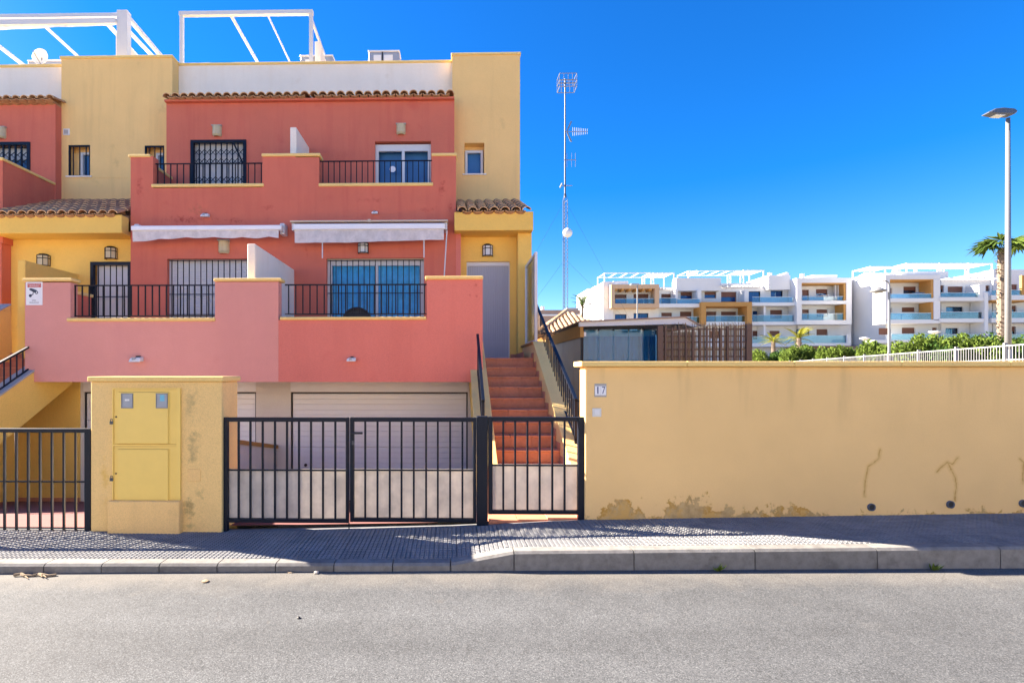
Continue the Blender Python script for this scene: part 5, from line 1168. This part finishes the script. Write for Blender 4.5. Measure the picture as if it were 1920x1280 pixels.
def palm(px, pyt, Y, tr_, label, kind, nf, sc, lean=0, fib=False, wind=False, mt='palm_leaf'):
    x, z = P(px, pyt, Y); zg2 = terrain_z(x, Y)-.2; t = thing('palm_tree', label, 'palm', (x, Y, zg2), 'palms'); s = MB(); k = 26 if fib else 8
    for i in range(k):
        a, b_ = zg2+(z-zg2)*i/k, zg2+(z-zg2)*(i+1)/k; rr = tr_*(1.12-.3*i/k)*random.uniform(.93, 1.07); s.lathe((x+random.uniform(-.02, .02), Y, 0), [(rr*.86, a), (rr*1.08, b_), (rr*.7, b_)], 10)
    s.build('trunk', 'trunk', t)
    rnd = random.Random(px)
    if fib:                                  # old leaf bases bristling from the stem
        s = MB()
        for i in range(260):
            a = rnd.uniform(0, 6.28); zz = zg2+(z-zg2)*rnd.uniform(.12, .99); rr = tr_*1.0; c = Vector((x+rr*.8*math.cos(a), Y+rr*.8*math.sin(a), zz)); d_ = Vector((math.cos(a)*rnd.uniform(.1, .22), math.sin(a)*.15, rnd.uniform(-.12, .22))); p_ = Vector((-math.sin(a), math.cos(a), 0))*.06
            s.quad(tuple(c-p_), tuple(c+p_), tuple(c+d_+p_*.5), tuple(c+d_-p_*.5))
        stuff(s.build('leaf_bases', 'trunk', t, fix=False))
    for i in range(nf):
        a = 2.4*i+rnd.uniform(-.2, .2); e = rnd.uniform(-.5, 1.0)
        if wind: a = (rnd.uniform(-.7, .7) if i % 2 else math.pi+rnd.uniform(-.7, .7)); e = rnd.uniform(.15, .75)
        me = (FAN[i % 3] if kind == 'fan' else PIN[mt][i % 2])
        place('frond', me, (x, Y, z-.05), t, rot=Matrix(Matrix.Rotation(a, 3, 'Z') @ Matrix.Rotation(-e, 3, 'Y')).to_euler(), scale=(sc*rnd.uniform(.85, 1.1),)*3)
palm(1878, 468, 36, .25, 'tall fan palm with shaggy trunk behind the grey lamp pole', 'fan', 15, .62, fib=True, wind=True)
palm(1092, 572, 70, .2, 'dark green palm standing before the beige end of the apartments', 'pin', 22, .85)
palm(1450, 640, 60, .25, 'young yellow-green palm with low spreading crown above the hedge', 'pin', 18, .75, mt='leaf_yellow')
palm(1498, 634, 58, .3, 'young golden palm with upright crown and stout trunk', 'pin', 18, .85, mt='leaf_yellow')

# ================================================================== radio mast
YM = 48.0; xm0, zm0 = P(1059.5, 600, YM); zmt_ = PZ(148, YM, 1060); zj = PZ(365, YM, 1060)
rm = thing('radio_mast', 'tall guyed lattice radio mast with dish and aerials behind the houses', 'mast', (xm0, YM, 1.5))
s = MB(); rr = .25; cr = [Vector((xm0+rr*math.cos(a), YM+rr*math.sin(a), 0)) for a in (R(90), R(210), R(330))]; zlo = 1.5
for c in cr: s.tube((c.x, c.y, zlo), (c.x, c.y, zj-.6), .028, q=5); s.tube((c.x, c.y, zj-.6), (xm0, YM, zj+.3), .025, q=5)
nseg = 46; dz = (zj-.6-zlo)/nseg
for i in range(nseg):
    for k in range(3):
        a, b_ = cr[k], cr[(k+1) % 3]; z0_ = zlo+dz*i; s.tube((a.x, a.y, z0_), (b_.x, b_.y, z0_+dz), .012, q=3); s.tube((b_.x, b_.y, z0_+dz), (a.x, a.y, z0_+dz), .010, q=3)
s.build('lattice', 'galv', rm); MB().tube((xm0, YM, zj-.3), (xm0, YM, zmt_), .075, .05, q=8).build('top_tube', 'galv', rm)
xd, zd = P(1064, 437, YM-.4); MB().lathe((xd, YM-.4, zd), [(0, .15), (.2, .12), (.42, 0), (.44, -.12), (.1, -.2), (0, -.2)], 18, 'y').build('dish', 'white_plastic', rm, smooth=True)
s = MB(); x0_, x1_, z0_, z1_ = RC(1047, 1079, 144, 168, YM); dd = .55
for z in (z0_, z1_, (z0_+z1_)/2):
    for a, b_ in (((x0_, -dd), (x1_, -dd)), ((x0_, dd), (x1_, dd)), ((x0_, -dd), (x0_, dd)), ((x1_, -dd), (x1_, dd))): s.tube((a[0], YM+a[1], z), (b_[0], YM+b_[1], z), .03, q=4)
for i in range(5):
    x = x0_+(x1_-x0_)*i/4
    for y in (-dd, dd): s.tube((x, YM+y, z0_), (x, YM+y, z1_), .025, q=4)
s.tube((x0_, YM, (z0_+z1_)/2), (x1_, YM, (z0_+z1_)/2), .05, q=4); s.build('cage_aerial', 'pole_metal', rm)
s = MB(); yg = PZ(247, YM, 1070)
s.tube((xm0, YM, yg), (PX(1102, YM), YM, yg), .03, q=4)
for i in range(9): x = PX(1074+3.4*i, YM); s.tube((x, YM, yg-.4+.02*i), (x, YM, yg+.4-.02*i), .018, q=3)
for t in (-1, 1): s.tube((PX(1063, YM), YM, yg), (PX(1072, YM), YM, yg+t*.95), .05, q=4); s.tube((PX(1063, YM), YM, yg+t*.1), (PX(1070, YM), YM, yg+t*.95), .04, q=4)
s.build('yagi_aerial', 'pole_metal', rm); s = MB(); yg = PZ(300, YM, 1070); s.tube((PX(1057, YM), YM, yg), (PX(1080, YM), YM, yg), .035, q=4)
for px_ in (1063, 1072, 1079): s.tube((PX(px_, YM), YM, yg-.65), (PX(px_, YM), YM, yg+.65), .022, q=4)
s.build('dipole_aerial', 'pole_metal', rm); s = MB(); yg = PZ(348, YM, 1065); s.tube((PX(1051, YM), YM, yg), (PX(1073, YM), YM, yg), .04, q=4); s.tube((PX(1050, YM), YM, yg-.2), (PX(1054, YM), YM, yg+.2), .08, q=5)
s.build('side_aerial', 'pole_metal', rm)
s = MB()
for z, gx, gy in ((zj-.5, -9, 2), (zj-.5, 10, 3), (zj-6, -8, -2), (zj-6, 13, 5)): s.tube((xm0, YM, z), (xm0+gx, YM+gy, 1.5), .009, q=3)
s.build('guy_wires', 'galv', rm)

# ================================================================== apartments in the distance
def far(parent, name, a, b_, c, d_, Y, deep, mt, bev=0): return pbox(name, a, b_, c, d_, Y, Y+deep, mt, parent, bev)
def far_wall(parent, a, b_, c, d_, Y, wins, mt='far_white'):
    r0 = RC(a, b_, c, d_, Y); holes = [RC(w_[0], w_[1], w_[2], w_[3], Y) for w_ in wins]
    wall('wall', r0[0], r0[1], r0[2], r0[3], Y, Y+.35, holes, mt, parent)
    for w_, h in zip(wins, holes):
        kind = w_[4] if len(w_) > 4 else 's'
        fr = frame_mesh(parent, h[0], h[1], h[2], h[3], Y+.18, Y+.26, .09, mt='iron_dull' if kind == 'g' else 'brown_shutter', name='window')
        zm2 = h[2]+(h[3]-h[2])*(.5 if kind == 's' else 0)
        if kind == 's': box('shutter', h[0]+.09, h[1]-.09, Y+.2, Y+.25, zm2, h[3]-.09, 'brown_shutter', fr); box('pane', h[0]+.09, h[1]-.09, Y+.22, Y+.24, h[2]+.09, zm2, 'far_glass', fr)
        elif kind == 'f': box('shutter', h[0]+.09, h[1]-.09, Y+.2, Y+.25, h[2]+.09, h[3]-.09, 'brown_shutter', fr)
        else:
            m2 = (h[0]+h[1])/2; box('pane', h[0]+.09, m2-.04, Y+.22, Y+.24, h[2]+.09, h[3]-.09, 'far_glass', fr); box('pane', m2+.04, h[1]-.09, Y+.22, Y+.24, h[2]+.09, h[3]-.09, 'far_glass', fr)
        box('room_back', h[0]+.05, h[1]-.05, Y+.3, Y+.33, h[2]+.05, h[3]-.05, 'blue_blind', fr)
def glass_rail(parent, a, b_, c, d_, Y):
    o = pbox('glass_balustrade', a, b_, c, d_, Y, Y+.03, 'rail_glass', parent)
    r_ = RC(a, b_, c, d_, Y); box('handrail', r_[0], r_[1], Y-.02, Y+.05, r_[3], r_[3]+.05, 'white_metal', o)
def pergola_far(parent, a, b_, c, d_, Y, deep, n_, posts=True):
    r_ = RC(a, b_, c, d_, Y); s = MB(); s.box(r_[0], r_[1], Y, Y+.15, r_[3]-.13, r_[3]); s.box(r_[0], r_[1], Y+deep-.15, Y+deep, r_[3]-.13, r_[3])
    if posts:
        for x in (r_[0], r_[1]-.15): s.box(x, x+.15, Y+.001, Y+.149, r_[2], r_[3]-.18); s.box(x, x+.15, Y+deep-.149, Y+deep-.001, r_[2], r_[3]-.18)
    for i in range(n_): x = r_[0]+.2+(r_[1]-r_[0]-.4)*i/(n_-1); s.box(x-.045, x+.045, Y+.16, Y+deep-.16, r_[3]-.12, r_[3]+.02)
    s.build('roof_pergola', 'white_metal', parent)
def terrace_set(parent, px, py, Y, where, mt='white_plastic'):
    x, z = P(px, py, Y); t = thing('terrace_table', ('white' if mt == 'white_plastic' else 'blue')+' terrace table '+where, 'table', (x, Y, z), 'balcony furniture')
    MB().box(x-.6, x+.6, Y-.4, Y+.4, z+.7, z+.76).build('top', mt, t); MB().tube((x, Y, z), (x, Y, z+.7), .06).build('leg', mt, t)
YA1 = 80.0
A = thing('apartment_block', 'white apartment block with brown balcony frame and ochre portal', 'building', (PX(1320, YA1), YA1, 2.3), 'white apartment blocks on the rise')
far(A, 'end_wing', 1103, 1116, 541, 690, YA1+6, 8, 'far_white'); far(A, 'end_wing', 1116, 1123, 536, 690, YA1+4, 8, 'far_beige'); far(A, 'end_wing', 1122, 1134, 534, 690, YA1+2, 8, 'far_white'); far(A, 'end_wing', 1131.5, 1150, 528, 690, YA1+1.2, 8, 'far_white')
far_wall(A, 1146, 1236, 533, 690, YA1+1.8, [(1153, 1175, 552, 569), (1188, 1216, 551, 569), (1153, 1175, 589, 606, 'g'), (1188, 1216, 587, 606, 'g'), (1153, 1175, 624, 640), (1190, 1214, 624, 640)])
far_wall(A, 1236, 1500, 541, 690, YA1+2.0, [(1240, 1260, 551, 569), (1276, 1298, 547, 561), (1321, 1343, 546, 559), (1352, 1381, 547, 566), (1404, 1426, 546, 566, 'g'), (1445, 1468, 544, 557, 'g'), (1240, 1260, 586, 603, 'f'), (1275, 1297, 584, 600, 'f'), (1324, 1343, 584, 603), (1352, 1381, 584, 603), (1411, 1427, 583, 603, 'g'), (1444, 1467, 581, 597), (1411, 1422, 620, 636, 'f'), (1443, 1462, 620, 634, 'f'), (1330, 1350, 620, 634, 'f')])
# brown frame
for a, b_, c, d_ in ((1146, 1236, 533, 541), (1146, 1153, 541, 569), (1228, 1236, 541, 569), (1146, 1236, 569, 577)): far(A, 'balcony_frame', a, b_, c, d_, YA1, 1.79, 'far_beige')
for i in range(6): far(A, 'pergola_beam', 1153+13*i, 1157+13*i, 541, 545, YA1+.1, 1.6, 'ochre')
glass_rail(A, 1154, 1228, 560, 569, YA1+.3); terrace_set(A, 1207, 569, YA1+1, 'inside the brown balcony frame')
# ochre portal
for a, b_, c, d_ in ((1315, 1410, 566, 574), (1315, 1324, 574, 609), (1401, 1410, 574, 609)): far(A, 'portal', a, b_, c, d_, YA1-.6, 2.58, 'ochre')
# slabs
for a, b_, c, d_ in ((1236, 1315, 569, 576), (1410.2, 1495, 567, 573), (1236, 1314.8, 606, 612), (1324.2, 1400.8, 603, 609), (1410.2, 1495, 603, 609), (1236, 1495, 643, 650)): far(A, 'balcony_slab', a, b_, c, d_, YA1, 1.98, 'far_white')
for a, b_, c, d_ in ((1236, 1268, 559, 569), (1270, 1312, 561, 569), (1411, 1488, 557, 567), (1411, 1488, 591, 603), (1325, 1400, 592, 603), (1411, 1488, 631, 643), (1240, 1313, 594, 606)): glass_rail(A, a, b_, c, d_, YA1+.1)
for a, b_, c, d_ in ((1266, 1271, 541, 569), (1308, 1315, 545, 569), (1396, 1403, 544, 567), (1432, 1436, 573, 603), (1432, 1436, 609, 643)): far(A, 'fin_wall', a, b_, c, d_, YA1+.3, 1.69, 'far_white')
far(A, 'upper_wall', 1268, 1352, 521, 545, YA1+.9, 1.5, 'far_white'); far(A, 'upper_wall', 1352, 1441, 531, 541, YA1+2.3, 6, 'far_white'); far(A, 'upper_wall', 1441, 1482, 516, 543, YA1+1.0, 6, 'far_white'); far(A, 'upper_wall', 1150, 1178, 527, 534, YA1+2.3, 5, 'far_white')
MB().prism_y([P(1464, 517, YA1+1.5), P(1480, 517, YA1+1.5), P(1479, 511, YA1+1.5), P(1476, 510, YA1+1.5)], YA1+1.5, YA1+4).build('roof_stair', 'far_white', A)
far(A, 'body', 1136, 1500, 541, 690, YA1+2.36, 10, 'far_white')
pergola_far(A, 1236, 1268, 538, 542, YA1+.3, 1.6, 6, False); pergola_far(A, 1352, 1441, 533, 540, YA1+.3, 1.9, 13, False)
pergola_far(A, 1133, 1222, 511, 535, YA1+4, 4, 5); pergola_far(A, 1225, 1265, 511, 540, YA1+3, 4, 5); pergola_far(A, 1290, 1390, 507, 530, YA1+4, 4, 6); pergola_far(A, 1394, 1433, 506, 532, YA1+3, 4, 4)
x, z = P(1300, 510, YA1+3); MB().tube((x-.9, YA1+3, z-.5), (x+.6, YA1+3, z), .3, q=10).build('water_tank', 'white_plastic', A); far(A, 'chimney', 1443, 1448, 511, 517, YA1+2, .6, 'far_white')
Bk = thing('apartment_block', 'white cube-framed apartment wing with ochre lined loggia and blank gable beside it', 'building', (PX(1545, YA1), YA1, 2.3), 'white apartment blocks on the rise')
far_wall(Bk, 1497, 1596, 521, 690, YA1+1.6, [(1504, 1517, 543, 564), (1530, 1552, 542, 557), (1504, 1517, 580, 598), (1531, 1552, 580, 594), (1495.5, 1518, 617, 630, 'g'), (1531, 1552, 617, 629, 'f')])
for a, b_, c, d_ in ((1494, 1597, 521, 530), (1494, 1503, 530, 600), (1587, 1597, 530, 600), (1494, 1597, 600, 608), (1503, 1587, 563.5, 570)): far(Bk, 'loggia_frame', a, b_, c, d_, YA1-.4, 1.98, 'far_white')
far(Bk, 'lining', 1503, 1587, 530, 532.5, YA1-.3, 1.8, 'ochre'); far(Bk, 'lining', 1582, 1587, 532.5, 563, YA1-.3, 1.8, 'ochre'); far(Bk, 'lining', 1582, 1587, 570.5, 600, YA1-.3, 1.8, 'ochre')
for i in range(3): far(Bk, 'slot_post', 1566+5*i, 1568+5*i, 532.5, 562, YA1+.6, .3, 'far_white')
glass_rail(Bk, 1504, 1582, 588, 600, YA1-.2); glass_rail(Bk, 1504, 1582, 556, 563, YA1-.2)
far(Bk, 'balcony_slab', 1496, 1596, 643, 648, YA1-.6, 2.18, 'far_white'); far(Bk, 'balcony_cheek', 1588, 1596, 627, 643, YA1-.6, .5, 'far_white'); glass_rail(Bk, 1503, 1587, 629, 643, YA1-.4)
far(Bk, 'plinth', 1480, 1680, 648, 690, YA1+1.2, .35, 'brown_block'); far(Bk, 'body', 1498, 1596, 521, 690, YA1+2.0, 9, 'far_white'); far(Bk, 'roof_box', 1525, 1570, 515, 522, YA1+4, 3, 'far_white'); far(Bk, 'chimney', 1504, 1509, 513, 521, YA1+1, .6, 'far_white')
terrace_set(Bk, 1545, 563, YA1+.6, 'on the upper level of the cube-framed loggia'); terrace_set(Bk, 1540, 600, YA1+.6, 'on the lower level of the cube-framed loggia')
YC1 = 74.0
Ck = thing('apartment_block', 'white apartment block with ochre lined loggia behind the gooseneck lamp', 'building', (PX(1740, YC1), YC1, 2.3), 'white apartment blocks on the rise')
far_wall(Ck, 1661, 1765, 515, 690, YC1+2, [(1663, 1673, 540, 560), (1694, 1719, 537, 551), (1663, 1672, 577, 600), (1691, 1716, 576, 585, 'f'), (1650.5, 1671, 615, 627, 'f'), (1691, 1716, 614, 626, 'f'), (1748, 1757, 614, 625, 'f')])
far_wall(Ck, 1765, 1860, 525, 690, YC1+1.6, [(1763.5, 1770, 535, 550), (1777, 1806, 537, 557), (1774, 1806, 575, 592, 'g'), (1773, 1797, 615, 632, 'g'), (1846, 1856, 535, 546, 'f')])
for a, b_, c, d_ in ((1660, 1763, 515, 523.5), (1660, 1668.5, 523.5, 600), (1751, 1763, 523.5, 600), (1660, 1763, 599, 606), (1668.5, 1751, 559, 566)): far(Ck, 'loggia_frame', a, b_, c, d_, YC1-.2, 2.18, 'far_white')
far(Ck, 'lining', 1668.5, 1751, 523.5, 526, YC1-.1, 1.9, 'ochre'); far(Ck, 'lining', 1746, 1751, 526, 558.8, YC1-.1, 1.9, 'ochre'); far(Ck, 'lining', 1746, 1751, 566.2, 598.8, YC1-.1, 1.9, 'ochre')
for a, b_, c, d_ in ((1763, 1846, 557, 564), (1763, 1846, 597, 604), (1640, 1846, 637, 643)): far(Ck, 'balcony_slab', a, b_, c, d_, YC1-.4, 1.98, 'far_white')
for a, b_, c, d_ in ((1669, 1746, 551, 559), (1669, 1746, 587, 599), (1764, 1844, 585, 597), (1764, 1835, 549, 557), (1672, 1758, 626, 637), (1764, 1840, 627, 637)): glass_rail(Ck, a, b_, c, d_, YC1-.1)
far(Ck, 'fin_wall', 1836, 1848, 533, 557, YC1-.3, 1.88, 'far_white'); far(Ck, 'fin_wall', 1846.2, 1853, 548, 690, YC1-.5, 2, 'far_white')
pergola_far(Ck, 1780, 1880, 520, 527, YC1+.1, 1.7, 15, False); far(Ck, 'upper_wall', 1690, 1778, 509, 527, YC1+2.4, 5, 'far_white')
s0 = [P(1597, 522, YC1+7), P(1630, 506, YC1+7), P(1661, 510, YC1+7)]
zgd = PZ(690, YC1, 1650); xg0 = PX(1661.5, YC1+2); 
s = MB(); y0, y1 = YC1+2.37, YC1+9.5; s.prism_x([(y0, zgd), (y1, zgd), (y1, PZ(528, y1, 1620)), (YC1+6, PZ(512, YC1+6, 1630)), (YC1+4, PZ(512, YC1+4, 1640)), (y0, PZ(518, y0, 1660))], xg0, xg0+8); s.build('gable', 'far_white', Ck)
far(Ck, 'body', 1664, 1862, 527, 690, YC1+2.4, 9, 'far_white'); pergola_far(Ck, 1632, 1676, 499, 516, YC1+4, 3.5, 5)
for a, b_ in ((1700, 1760), (1762, 1812), (1816, 1862)): pergola_far(Ck, a, b_, 493, 516, YC1+5, 4, 5)
far(Ck, 'chimney', 1682, 1689, 505, 515, YC1+3, .6, 'far_white'); terrace_set(Ck, 1722, 559, YC1+.8, 'on the upper loggia behind the gooseneck lamp', 'blue_blind'); terrace_set(Ck, 1690, 599, YC1+.8, 'on the lower loggia behind the gooseneck lamp', 'blue_blind')
Dk = thing('apartment_block', 'white apartment block half hidden by the lamp pole and fan palm', 'building', (PX(1920, YC1), YC1, 2.3), 'white apartment blocks on the rise')
far_wall(Dk, 1862, 2080, 505, 690, YC1+2, [(1896, 1908, 533, 552), (1897, 1906, 573, 588), (1895, 1905, 612, 630), (1925, 1950, 533, 552), (1925, 1950, 573, 590), (1990, 2015, 533, 552), (1990, 2015, 573, 590)])
for c, d_ in ((553, 562), (596, 604), (637, 643)): far(Dk, 'balcony_slab', 1859, 2080, c, d_, YC1-.2, 2.18, 'far_white')
for c, d_ in ((544, 553), (585, 596), (627, 637)): glass_rail(Dk, 1860, 2080, c, d_, YC1)
far(Dk, 'lining', 1860, 1930, 562.3, 565, YC1-.1, 2, 'ochre'); far(Dk, 'balcony_screen', 1916, 1930, 516, 553, YC1-.1, .3, 'ochre'); far(Dk, 'body', 1863, 2080, 505, 690, YC1+2.4, 9, 'far_white')
fh = thing('far_house', 'brown flat-roofed house with white band behind the radio mast', 'building', (PX(1060, 62), 62, 2)); far(fh, 'wall', 1012, 1088, 581, 690, 62, 8, 'brown_block'); far(fh, 'band', 1012, 1088, 589, 592, 61.9, .09, 'far_white'); far(fh, 'roof_room', 1063, 1085, 577, 581, 63, 4, 'cap_grey'); far(fh, 'chimney', 1016, 1021, 574, 581, 63, 1, 'white_plastic')
# ================================================================== other side of the street (unseen behind the camera; added to bounce sunlight onto the facades)
s = MB()
for a, b_ in zip(XS, XS[1:]): s.hexa([(a, -10.6, -1), (b_, -10.6, -1), (b_, -9, -1), (a, -9, -1), (a, -10.6, zroad(a)+.14), (b_, -10.6, zroad(b_)+.14), (b_, -9, zroad(b_)+.14), (a, -9, zroad(a)+.14)])
structure(s.build('opposite_pavement', 'kerb', fix=False))
bounce_houses = [(-34, 'white_wall', 7.2, 'unseen cream rendered house with two rows of windows, added for bounce light across the street, beyond the pink balcony'), (-24.4, 'cream', 7.6, 'unseen darker cream house added for bounce light across the street, facing the neighbouring stairs'), (-14.8, 'white_wall', 7.2, 'unseen pale rendered house added for bounce light across the street, facing the middle townhouse'), (-5.2, 'far_white', 7.5, 'unseen white house added for bounce light across the street, facing the driveway gates'), (4.4, 'white_wall', 7.2, 'unseen pale house added for bounce light across the street, facing the long ochre wall'), (14, 'cream', 7.6, 'unseen darker cream house added for bounce light across the street, facing the far end of the ochre wall')]
for x0, mt, h_, lb in bounce_houses:
    t = thing('house', lb, 'house', (x0+4.8, -14, 0), 'unseen bounce-light houses across the street')
    holes = [(x0+cx-.7, x0+cx+.7, z, z+1.3) for cx in (1.8, 4.8, 7.8) for z in (1.2, 4.3)]
    wall('wall', x0+.02, x0+9.58, -1, h_, -10.95, -10.6, holes, mt, t); box('body', x0+.02, x0+9.58, -19, -11.4, -1, h_, mt, t)
    MB().prism_x([(-10.4, h_), (-19.2, h_), (-15, h_+1.4)], x0, x0+9.6).build('roof', 'roof_tile', t)
    for hh in holes:
        f_ = frame_mesh(t, hh[0], hh[1], hh[2], hh[3], -10.85, -10.78, .07, [((hh[0]+hh[1])/2, .06)]); box('pane', hh[0]+.07, hh[1]-.07, -10.83, -10.82, hh[2]+.07, hh[3]-.07, 'window_glass', f_); box('blind', hh[0], hh[1], -11.2, -11.19, hh[2], hh[3], 'pale_curtain', f_)
